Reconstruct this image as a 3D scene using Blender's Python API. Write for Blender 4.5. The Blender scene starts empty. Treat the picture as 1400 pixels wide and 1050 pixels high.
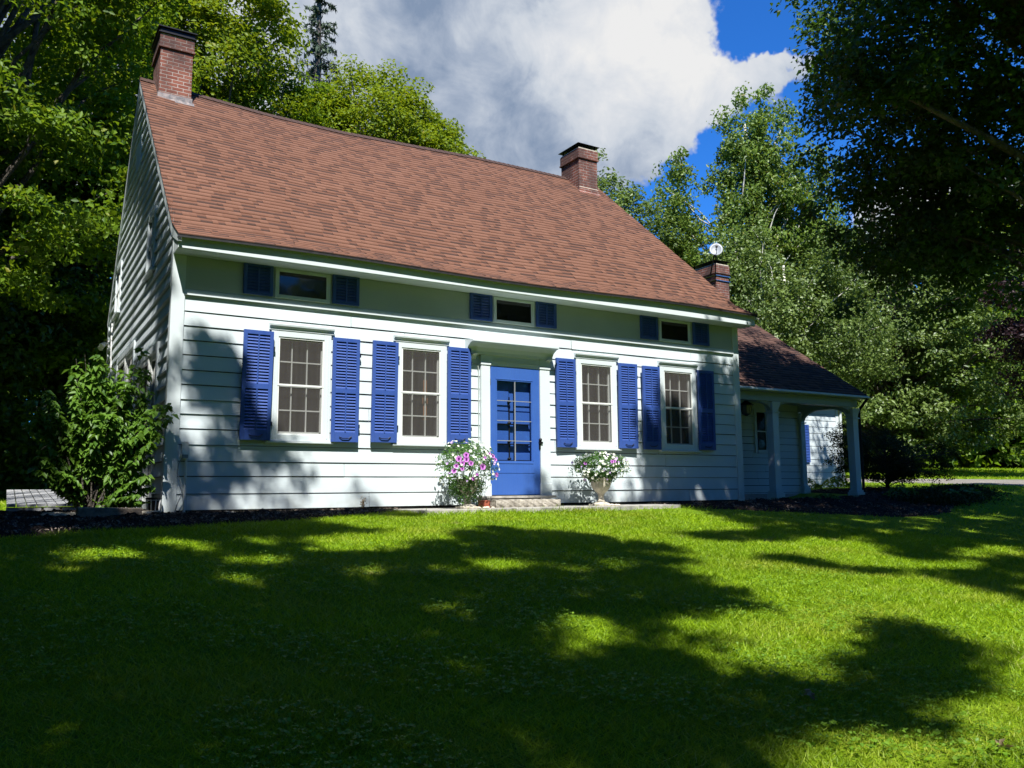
import bpy, math, random
import numpy as np
from mathutils import Vector, Matrix
rad = math.radians
scene = bpy.context.scene
col = scene.collection
random.seed(7)

# ------------------------------------------------------------------ world frame
CAM = np.array((-1.83746, -11.87185, 0.24678))
CF = np.array((0.51702, 0.84655, 0.12666)); CR = np.array((0.85391, -0.52037, -0.00761)); CU = np.array((-0.05947, -0.11209, 0.99192))
SUN_EL, SUN_PHI = rad(54), rad(22)          # the sun stands in front of the facade, well to its left
KS = 1 / math.tan(SUN_EL)

def sp(t): return np.logaddexp(0, t)
def sm(t):
    t = np.clip(t, 0, 1); return t * t * (3 - 2 * t)
def ground(x, y):
    x = np.asarray(x, float); y = np.asarray(y, float)
    u = (x - 10) * .5 + y * .866
    r = .05 * sp(u - 2); r = 3.2 * np.tanh(r / 3.2)
    return -.06 - .105 * .5 * sp((-1 - y) / .5) - .12 * sm((x - 9) / 5) * sm((.5 - y) / 1.5) + r + .012 * np.sin(x * 1.3 + y * .7) * np.sin(y * 1.1 - x * .4) * sm((-1.2 - y))

# ------------------------------------------------------------------ materials
class NT:
    def __init__(s, m):
        s.t = m.node_tree; s.n = s.t.nodes; s.l = s.t.links
    def add(s, typ, ins=None, **kw):
        n = s.n.new(typ)
        for k, v in kw.items(): setattr(n, k, v)
        if ins:
            for k, v in ins.items():
                sock = n.inputs[k]
                if isinstance(v, bpy.types.NodeSocket): s.l.new(v, sock)
                else: sock.default_value = v
        return n
    def math(s, op, a, b=0.0, c=0.0, clamp=False):
        n = s.add('ShaderNodeMath', {0: a, 1: b, 2: c}, operation=op); n.use_clamp = clamp
        return n.outputs[0]
    def coords(s, kind='Object'): return s.add('ShaderNodeTexCoord').outputs[kind]
    def sep(s, v):
        n = s.add('ShaderNodeSeparateXYZ', {0: v}); return n.outputs
    def comb(s, x=0., y=0., z=0.): return s.add('ShaderNodeCombineXYZ', {0: x, 1: y, 2: z}).outputs[0]
    def noise(s, v, scale, detail=3., rough=.55, dist=0., col=False):
        n = s.add('ShaderNodeTexNoise', {'Vector': v, 'Scale': scale, 'Detail': detail, 'Roughness': rough, 'Distortion': dist})
        return n.outputs['Color' if col else 'Fac']
    def ramp(s, f, stops, interp='LINEAR'):
        n = s.add('ShaderNodeValToRGB', {0: f}); r = n.color_ramp; r.interpolation = interp
        while len(r.elements) < len(stops): r.elements.new(.5)
        for e, (p, c) in zip(r.elements, stops):
            e.position = p; e.color = (c if hasattr(c, '__len__') else (c, c, c)) + ((1,) if hasattr(c, '__len__') and len(c) == 3 else ()) if hasattr(c, '__len__') else (c, c, c, 1)
        return n.outputs[0]
    def mix(s, f, a, b, mode='MIX'):
        n = s.add('ShaderNodeMix', data_type='RGBA', blend_type=mode)
        for i, v in ((0, f), (6, a), (7, b)):
            if isinstance(v, bpy.types.NodeSocket): s.l.new(v, n.inputs[i])
            else: n.inputs[i].default_value = v if not hasattr(v, '__len__') or len(v) == 4 else tuple(v) + (1,)
        return n.outputs[2]
    def bump(s, h, strength=.3, dist=.01):
        return s.add('ShaderNodeBump', {'Height': h, 'Strength': strength, 'Distance': dist}).outputs[0]
    def principled(s, **k):
        p = s.add('ShaderNodeBsdfPrincipled')
        for a, v in k.items():
            sock = p.inputs[a.replace('_', ' ')]
            if isinstance(v, bpy.types.NodeSocket): s.l.new(v, sock)
            else: sock.default_value = tuple(v) + (1,) if hasattr(v, '__len__') and len(v) == 3 else v
        return p.outputs[0]
    def out(s, sh): s.l.new(sh, s.add('ShaderNodeOutputMaterial').inputs[0])
M = {}
def mat(name):
    m = bpy.data.materials.new(name); m.use_nodes = True; m.node_tree.nodes.clear(); M[name] = m
    return NT(m)
def simple(name, c, rough=.6, noise=8., amt=.15, metal=0., spec=.4, bump=.15, bdist=.003, c2=None):
    t = mat(name); o = t.coords()
    f = t.noise(o, noise, 5, .6)
    d = tuple(x * (1 - amt) for x in c); e = tuple(min(1, x * (1 + amt)) for x in (c2 or c))
    cc = t.ramp(f, [(.3, d), (.7, e)])
    t.out(t.principled(Base_Color=cc, Roughness=rough, Metallic=metal, Specular_IOR_Level=spec, Normal=t.bump(t.noise(o, noise * 4, 4), bump, bdist)))
def painted(name, base, streak, rough=.5):
    t = mat(name); o = t.coords(); x = t.sep(o)
    big = t.noise(o, .9, 4, .6)
    grain = t.noise(t.comb(t.math('MULTIPLY', t.math('ADD', x[0], x[1]), 1.6), 0., t.math('MULTIPLY', x[2], 30.)), 2.2, 4, .6)
    spots = t.noise(o, 23., 3, .7)
    c = t.mix(t.ramp(big, [(.35, 0.), (.75, 1.)]), base, streak)
    c = t.mix(t.math('MULTIPLY', t.ramp(grain, [(.45, 0.), (.8, 1.)]), .35), c, tuple(v * .82 for v in streak))
    c = t.mix(t.math('MULTIPLY', t.ramp(spots, [(.66, 0.), (.76, 1.)]), .35), c, (.42, .42, .38))
    low = t.math('MULTIPLY', t.ramp(x[2], [(.0, 1.), (.28, 0.)]), t.ramp(t.noise(o, 5., 4), [(.35, 0.), (.75, .6)]))
    c = t.mix(low, c, (.33, .34, .27))
    t.out(t.principled(Base_Color=c, Roughness=rough, Specular_IOR_Level=.35, Normal=t.bump(t.math('ADD', grain, t.math('MULTIPLY', spots, .4)), .25, .002)))
painted('siding_paint', (.54, .605, .62), (.62, .69, .695))
painted('trim_paint', (.57, .63, .635), (.63, .69, .69), .45)
painted('shaded_trim_paint', (.37, .42, .39), (.42, .47, .44), .5)  # trim colour darkened, with the shade under the eaves put into it
def bluemat(name, base, faded, rough):
    t = mat(name); o = t.coords(); x = t.sep(o)
    c = t.mix(t.ramp(t.noise(o, 2.3, 5, .65), [(.35, 0.), (.72, .55)]), base, faded)
    st = t.noise(t.comb(t.math('MULTIPLY', x[0], 26.), 0., t.math('MULTIPLY', x[2], 3.)), 1., 4, .6)
    c = t.mix(t.math('MULTIPLY', t.ramp(st, [(.5, 0.), (.8, 1.)]), .35), c, tuple(v * .6 for v in base))
    c = t.mix(t.math('MULTIPLY', t.ramp(t.noise(o, 55., 3, .7), [(.66, 0.), (.72, 1.)]), .4), c, (.30, .33, .38))
    t.out(t.principled(Base_Color=c, Roughness=t.ramp(st, [(.3, rough - .08), (.7, rough + .15)]), Specular_IOR_Level=.4, Normal=t.bump(st, .2, .002)))
bluemat('blue_paint', (.027, .072, .29), (.055, .105, .32), .45)
bluemat('door_blue', (.036, .105, .37), (.052, .13, .39), .36)
simple('bark_chip', (.10, .07, .05), .9, 30., .5, c2=(.24, .19, .15))
simple('warm_wood', (.30, .13, .05), .5, 9., .2)
simple('dark_metal', (.018, .018, .02), .45, 20., .3, .6)
simple('sheet_metal', (.035, .034, .035), .55, 9., .35, .5)
simple('lead', (.17, .17, .18), .55, 14., .35, .5, c2=(.26, .22, .2))
simple('chrome', (.6, .6, .6), .25, 9., .1, 1.)
simple('muntin_white', (.72, .74, .7), .5, 9., .05)
simple('stone', (.27, .24, .19), .85, 9., .35, bump=.8, bdist=.02, c2=(.38, .35, .29))
simple('slab_stone', (.26, .25, .225), .85, 6., .3, bump=.5, bdist=.01, c2=(.36, .34, .3))
simple('urn_stone', (.46, .42, .34), .85, 14., .25, bump=.6, bdist=.01, c2=(.52, .47, .38))
simple('red_brick', (.33, .085, .045), .85, 20., .3, bump=.6, bdist=.01)
simple('shell_white', (.75, .66, .52), .6, 18., .25)
simple('weathered_wood', (.17, .13, .095), .8, 12., .4, bump=.6, bdist=.01, c2=(.25, .2, .15))
simple('deck_wood', (.31, .315, .32), .75, 7., .22, bump=.4, bdist=.005)
simple('foundation', (.10, .095, .085), .9, 6., .45, bump=.8, bdist=.03)
simple('bark', (.055, .045, .035), .9, 6., .5, bump=1., bdist=.05, c2=(.10, .085, .07))
simple('pale_bark', (.36, .34, .29), .85, 4., .5, bump=.8, bdist=.03, c2=(.5, .48, .42))
simple('dish_grey', (.24, .26, .28), .4, 5., .08)
simple('plastic_white', (.7, .7, .68), .4, 5., .05)
simple('curtain', (.16, .14, .12), .8, 30., .2)
simple('lamp_glass', (.12, .12, .10), .2, 5., .1)

# brick: running bond in metres, on faces along x or along y alike
def brickmat(name, dark):
    t = mat(name); x = t.sep(t.coords())
    v = t.comb(t.math('ADD', x[0], x[1]), x[2], 0.)
    b = t.add('ShaderNodeTexBrick', {'Vector': v, 'Color1': (.22, .068, .045, 1), 'Color2': (.32, .12, .08, 1), 'Mortar': (.46, .38, .33, 1), 'Scale': 1., 'Mortar Size': .009, 'Mortar Smooth': .2, 'Bias': -.1, 'Brick Width': .205, 'Row Height': .071})
    n1 = t.noise(t.coords(), 2.6, 4, .65); n2 = t.noise(t.coords(), 30., 3)
    c = t.mix(t.ramp(n1, [(.42 - .12 * dark, 0.), (.68 - .12 * dark, .8)]), b.outputs[0], (.06, .045, .042))
    c = t.mix(t.math('MULTIPLY', n2, .4), c, (.12, .05, .04))
    if dark < .5: c = t.mix(t.math('MULTIPLY', t.ramp(t.math('SUBTRACT', x[2], 8.), [(.35, 0.), (.85, .75)]), t.ramp(n1, [(.25, .4), (.6, 1.)])), c, (.05, .038, .036))
    h = t.math('SUBTRACT', t.math('MULTIPLY', n2, .4), b.outputs[1])
    t.out(t.principled(Base_Color=c, Roughness=.9, Specular_IOR_Level=.2, Normal=t.bump(h, .9, .012)))
brickmat('brick', .2); brickmat('brick_sooty', 1.)

# asphalt shingles: every tab carries its own random value
def shinglemat(name, a, b, dk):
    t = mat(name)
    r = t.add('ShaderNodeAttribute', attribute_name='rnd').outputs['Fac']
    bd = t.add('ShaderNodeAttribute', attribute_name='band').outputs['Fac']
    o = t.coords()
    c = t.ramp(r, [(0., tuple(x * .86 for x in a)), (.3, a), (.7, b), (1., tuple(x * .92 for x in b))])
    big = t.noise(o, .55, 4, .6)
    c = t.mix(t.math('MULTIPLY', t.ramp(big, [(.4, 0.), (.75, 1.)]), .3), c, tuple(x * .7 for x in a))
    gr = t.noise(o, 260., 2, .7)
    c = t.mix(t.ramp(gr, [(.3, .5), (.7, 0.)]), c, tuple(x * .35 for x in a))
    # printed dark band on the recessed tabs
    rec = t.math('LESS_THAN', r, .40)
    band = t.math('MULTIPLY', rec, t.math('LESS_THAN', bd, .42))
    c = t.mix(t.math('MULTIPLY', band, .75), c, dk)
    line = t.math('LESS_THAN', bd, .10)
    c = t.mix(t.math('MULTIPLY', line, .25), c, dk)
    t.out(t.principled(Base_Color=c, Roughness=.92, Specular_IOR_Level=.15, Normal=t.bump(gr, .5, .004)))
shinglemat('shingle', (.190, .090, .060), (.242, .121, .082), (.054, .038, .034))
shinglemat('shingle_dark', (.10, .055, .045), (.15, .085, .066), (.028, .024, .024))

def leafmat(name, dark, light, trans, tr=.35, rough=.5, yel=None, spec=.35):
    t = mat(name)
    r = t.add('ShaderNodeAttribute', attribute_name='rnd').outputs['Fac']
    o = t.coords()
    c = t.ramp(r, [(0., dark), (.6, light), (.93, light), (1., yel or light)])
    c = t.mix(t.ramp(t.noise(o, .45, 3, .6), [(.35, 0.), (.7, .6)]), c, tuple(x * .7 for x in dark))
    if name == 'grass_blade':
        c = t.mix(t.ramp(t.noise(o, .9, 5, .65), [(.5, 0.), (.72, .7)]), c, (.44, .46, .05)); c = t.mix(t.ramp(t.noise(o, 3.2, 4, .65), [(.56, 0.), (.7, .55)]), c, (.13, .24, .012))
        c = t.mix(t.ramp(t.noise(o, 1.7, 3, .7), [(.66, 0.), (.74, .8)]), c, (.34, .27, .12))
    p = t.principled(Base_Color=c, Roughness=rough, Specular_IOR_Level=spec)
    tl = t.add('ShaderNodeBsdfTranslucent', {'Color': t.mix(.5, c, tuple(trans))}).outputs[0]
    t.out(t.add('ShaderNodeMixShader', {0: tr, 1: p, 2: tl}).outputs[0])
leafmat('leaf_maple', (.045, .11, .006), (.16, .26, .012), (.28, .40, .01), .42, yel=(.28, .26, .015), spec=.25)
leafmat('leaf_yellowgreen', (.09, .16, .006), (.24, .32, .012), (.36, .42, .01), .42, yel=(.36, .28, .02), spec=.25)
leafmat('leaf_poplar', (.075, .14, .018), (.21, .31, .045), (.30, .42, .035), .36, .42, yel=(.30, .24, .04), spec=.35)
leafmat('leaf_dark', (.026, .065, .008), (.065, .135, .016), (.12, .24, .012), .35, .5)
leafmat('leaf_grey', (.055, .105, .018), (.21, .29, .07), (.24, .34, .04), .34, .42, spec=.45)
leafmat('leaf_copper', (.02, .010, .012), (.045, .02, .022), (.07, .02, .02), .25)
leafmat('leaf_spruce', (.04, .065, .035), (.09, .13, .07), (.05, .09, .03), .15, .6)
leafmat('leaf_limespruce', (.05, .085, .02), (.12, .16, .035), (.12, .18, .03), .2, .6)
leafmat('leaf_shrub', (.06, .14, .018), (.15, .28, .035), (.22, .40, .03), .40, .42, spec=.35)
leafmat('leaf_hedge', (.022, .034, .010), (.05, .07, .018), (.06, .08, .015), .2, .6, spec=.1)
leafmat('leaf_petunia', (.045, .12, .02), (.11, .24, .05), (.16, .32, .04), .35)
leafmat('leaf_hosta', (.07, .16, .02), (.16, .28, .04), (.2, .36, .03), .35)
leafmat('leaf_clover', (.10, .22, .012), (.24, .40, .03), (.3, .5, .02), .35, .5, spec=.3)
leafmat('grass_blade', (.11, .22, .004), (.36, .52, .012), (.44, .60, .006), .42, .5, yel=(.60, .60, .16), spec=.3)
leafmat('dry_leaf', (.25, .17, .08), (.4, .32, .2), (.3, .2, .08), .2)
for n, c in (('petal_white', (.80, .82, .70)), ('petal_pink', (.62, .22, .66)), ('petal_eye', (.10, .01, .12)), ('petal_lilac', (.55, .40, .70))):
    t = mat(n); p = t.principled(Base_Color=c, Roughness=.6, Specular_IOR_Level=.2)
    t.out(t.add('ShaderNodeMixShader', {0: .25, 1: p, 2: t.add('ShaderNodeBsdfTranslucent', {'Color': c + (1,)}).outputs[0]}).outputs[0])

# ground sheets
t = mat('lawn_soil'); o = t.coords(); n = t.noise(o, 1.1, 6, .65); n2 = t.noise(o, 45., 3)
c = t.mix(t.ramp(n, [(.35, 0.), (.7, 1.)]), (.12, .22, .006), (.18, .28, .01))
c = t.mix(t.ramp(n2, [(.45, 0.), (.75, .8)]), c, (.03, .035, .012))
t.out(t.principled(Base_Color=c, Roughness=.95, Specular_IOR_Level=.1, Normal=t.bump(n2, 1., .03)))
t = mat('mulch'); o = t.coords(); v = t.add('ShaderNodeTexVoronoi', {'Vector': o, 'Scale': 38.}); n = t.noise(o, 7., 5, .7)
c = t.mix(v.outputs['Color'] if 0 else t.ramp(v.outputs['Distance'], [(.1, 0.), (.6, 1.)]), (.060, .043, .034), (.022, .016, .014))
c = t.mix(t.ramp(n, [(.6, 0.), (.72, .7)]), c, (.14, .11, .085))
t.out(t.principled(Base_Color=c, Roughness=.95, Specular_IOR_Level=.1, Normal=t.bump(t.math('ADD', v.outputs['Distance'], n), 1., .05)))
t = mat('gravel'); o = t.coords(); v = t.add('ShaderNodeTexVoronoi', {'Vector': o, 'Scale': 18.}); n = t.noise(o, .8, 5, .7)
c = t.mix(t.ramp(n, [(.35, 0.), (.7, 1.)]), (.33, .30, .26), (.22, .2, .17))
c = t.mix(t.ramp(v.outputs['Distance'], [(.2, .0), (.7, .6)]), c, (.12, .11, .09))
t.out(t.principled(Base_Color=c, Roughness=.95, Specular_IOR_Level=.1, Normal=t.bump(v.outputs['Distance'], .8, .03)))

# panes: dark old glass; fly screen; clear door glass
t = mat('window_glass'); o = t.coords()
t.out(t.principled(Base_Color=(.012, .012, .013), Roughness=.06, Specular_IOR_Level=.5, Normal=t.bump(t.noise(o, 2.2, 2), .12, .02)))
t = mat('fly_screen'); o = t.coords(); f = t.noise(t.comb(t.math('MULTIPLY', t.sep(o)[0], 22.), 0., t.math('MULTIPLY', t.sep(o)[2], 1.2)), 1., 3)
p = t.principled(Base_Color=t.ramp(f, [(.3, (.085, .078, .07)), (.7, (.11, .102, .094))]), Roughness=.8, Specular_IOR_Level=.1)
t.out(t.add('ShaderNodeMixShader', {0: .55, 1: p, 2: t.add('ShaderNodeBsdfTransparent').outputs[0]}).outputs[0])
t = mat('door_glass'); fr = t.math('ADD', t.math('MULTIPLY', t.math('POWER', t.add('ShaderNodeLayerWeight', {'Blend': .5}).outputs['Facing'], 4.), .9), .045)
g = t.add('ShaderNodeBsdfGlossy', {'Color': (1, 1, 1, 1), 'Roughness': .02}).outputs[0]
t.out(t.add('ShaderNodeMixShader', {0: fr, 1: t.add('ShaderNodeBsdfTransparent', {'Color': (.9, .92, .94, 1)}).outputs[0], 2: g}).outputs[0])
# ------------------------------------------------------------------ mesh helpers
WL = {}
def wl(o): return WL.get(o.name, Vector((0, 0, 0))) if o else Vector((0, 0, 0))
def link(o, parent=None):
    col.objects.link(o)
    if parent: o.parent = parent
    WL[o.name] = wl(parent) + Vector(o.location)
def props(o, label=None, cat=None, group=None, kind=None):
    for k, v in (('label', label), ('category', cat), ('group', group), ('kind', kind)):
        if v: o[k] = v
    return o
def thing(name, label, cat, loc=(0, 0, 0), group=None):
    o = bpy.data.objects.new(name, None); o.empty_display_size = .3; o.location = loc; link(o)
    return props(o, label, cat, group)
def mesh_np(name, V, F, m, parent=None, attrs=None, smooth=False):
    """V (n,3) world coordinates, F (m,k) indices"""
    V = np.asarray(V, np.float32) - np.array(wl(parent), np.float32); F = np.asarray(F, np.int32)
    me = bpy.data.meshes.new(name); k = F.shape[1]
    me.vertices.add(len(V)); me.vertices.foreach_set('co', V.ravel())
    me.loops.add(F.size); me.loops.foreach_set('vertex_index', F.ravel())
    me.polygons.add(len(F)); me.polygons.foreach_set('loop_start', np.arange(0, F.size, k, dtype=np.int32))
    me.polygons.foreach_set('loop_total', np.full(len(F), k, np.int32))
    if smooth: me.polygons.foreach_set('use_smooth', np.ones(len(F), bool))
    me.update(calc_edges=True)
    for an, av in (attrs or {}).items():
        a = me.attributes.new(an, 'FLOAT', 'POINT'); a.data.foreach_set('value', np.asarray(av, np.float32))
    me.materials.append(M[m]); o = bpy.data.objects.new(name, me); link(o, parent)
    return o
class MB:
    def __init__(s): s.v = []; s.f = []
    def quad(s, a, b, c, d):
        n = len(s.v); s.v += [a, b, c, d]; s.f.append((n, n + 1, n + 2, n + 3)); return s
    def box(s, x0, x1, y0, y1, z0, z1):
        n = len(s.v)
        s.v += [(x, y, z) for z in (z0, z1) for y in (y0, y1) for x in (x0, x1)]
        for f in ((0, 2, 3, 1), (4, 5, 7, 6), (0, 1, 5, 4), (2, 6, 7, 3), (0, 4, 6, 2), (1, 3, 7, 5)): s.f.append(tuple(n + i for i in f))
        return s
    def obox(s, c, ax, ay, az):
        """box by centre and three half-axis vectors"""
        n = len(s.v); c = Vector(c); ax, ay, az = Vector(ax), Vector(ay), Vector(az)
        s.v += [tuple(c + ax * i + ay * j + az * k) for k in (-1, 1) for j in (-1, 1) for i in (-1, 1)]
        for f in ((0, 2, 3, 1), (4, 5, 7, 6), (0, 1, 5, 4), (2, 6, 7, 3), (0, 4, 6, 2), (1, 3, 7, 5)): s.f.append(tuple(n + i for i in f))
        return s
    def prism(s, poly, axis, a, b):
        """poly: list of 2-D points in the two remaining axes (kept in xyz order), extruded along axis from a to b"""
        n = len(s.v); k = len(poly)
        for t in (a, b):
            for p in poly:
                q = list(p); q.insert('xyz'.index(axis), t); s.v.append(tuple(q))
        s.f.append(tuple(n + i for i in range(k))); s.f.append(tuple(n + k + i for i in reversed(range(k))))
        for i in range(k): s.f.append((n + i, n + (i + 1) % k, n + k + (i + 1) % k, n + k + i))
        return s
    def tube(s, pts, rads, n=6, caps=True):
        pts = [Vector(p) for p in pts]; base = len(s.v)
        if not hasattr(rads, '__len__'): rads = [rads] * len(pts)
        up = Vector((0, 0, 1)); prev = None
        for i, p in enumerate(pts):
            d = (pts[min(i + 1, len(pts) - 1)] - pts[max(i - 1, 0)]).normalized()
            if prev is None: a = d.cross(up if abs(d.z) < .9 else Vector((1, 0, 0))).normalized()
            else: a = (prev - d * prev.dot(d)).normalized()
            prev = a; b = d.cross(a)
            for k in range(n):
                t = 2 * math.pi * k / n; s.v.append(tuple(p + (a * math.cos(t) + b * math.sin(t)) * rads[i]))
        for i in range(len(pts) - 1):
            for k in range(n):
                q = base + i * n; s.f.append((q + k, q + (k + 1) % n, q + n + (k + 1) % n, q + n + k))
        if caps:
            s.f.append(tuple(base + k for k in reversed(range(n)))); e = base + (len(pts) - 1) * n
            s.f.append(tuple(e + k for k in range(n)))
        return s
    def lathe(s, c, prof, n=24):
        base = len(s.v); cx, cy, cz = c
        for r, z in prof:
            for k in range(n):
                t = 2 * math.pi * k / n; s.v.append((cx + r * math.cos(t), cy + r * math.sin(t), cz + z))
        for i in range(len(prof) - 1):
            for k in range(n):
                q = base + i * n; s.f.append((q + k, q + (k + 1) % n, q + n + (k + 1) % n, q + n + k))
        return s
    def build(s, name, m, parent=None, bevel=0, smooth=False, flip=False):
        w = wl(parent); me = bpy.data.meshes.new(name)
        me.from_pydata([(a - w.x, b - w.y, c - w.z) for a, b, c in s.v], [], s.f)
        import bmesh
        bm = bmesh.new(); bm.from_mesh(me); bmesh.ops.recalc_face_normals(bm, faces=bm.faces); bm.to_mesh(me); bm.free()
        if smooth:
            for p in me.polygons: p.use_smooth = True
        me.materials.append(M[m]); o = bpy.data.objects.new(name, me); link(o, parent)
        if bevel:
            b = o.modifiers.new('bevel', 'BEVEL'); b.width = bevel; b.segments = 2; b.limit_method = 'ANGLE'
        return o

def unit(a): return a / np.maximum(np.linalg.norm(a, axis=-1, keepdims=True), 1e-9)
def leaves(rng, C, N, L, aspect=.62, fold=.12, droop=.15, T=None):
    """leaf blades: folded quads at C with normals N; returns V, F, rnd"""
    n = len(C); L = np.broadcast_to(np.asarray(L, float), (n,))[:, None]
    N = unit(N)
    if T is None: T = rng.normal(size=(n, 3))
    T = unit(T - N * (T * N).sum(1, keepdims=True)); B = np.cross(N, T)
    W = L * aspect * rng.uniform(.8, 1.15, (n, 1))
    base = C - T * L * .5; tip = C + T * L * .5 - N * L * droop
    l = C - T * L * .06 + B * W * .5 + N * L * fold; r = C - T * L * .06 - B * W * .5 + N * L * fold
    V = np.stack([base, r, tip, l], 1).reshape(-1, 3)
    F = np.arange(4 * n).reshape(n, 4)
    return V, F
def split_quads(F):      # fold along the midrib: two triangles per leaf
    return np.concatenate([F[:, [0, 1, 2]], F[:, [0, 2, 3]]])
def leaf_mesh(name, m, parent, rng, C, N, L, **k):
    V, F = leaves(rng, C, N, L, **k)
    r = np.repeat(rng.random(len(C)), 4)
    return mesh_np(name, V, split_quads(F), m, parent, {'rnd': r})

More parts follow.
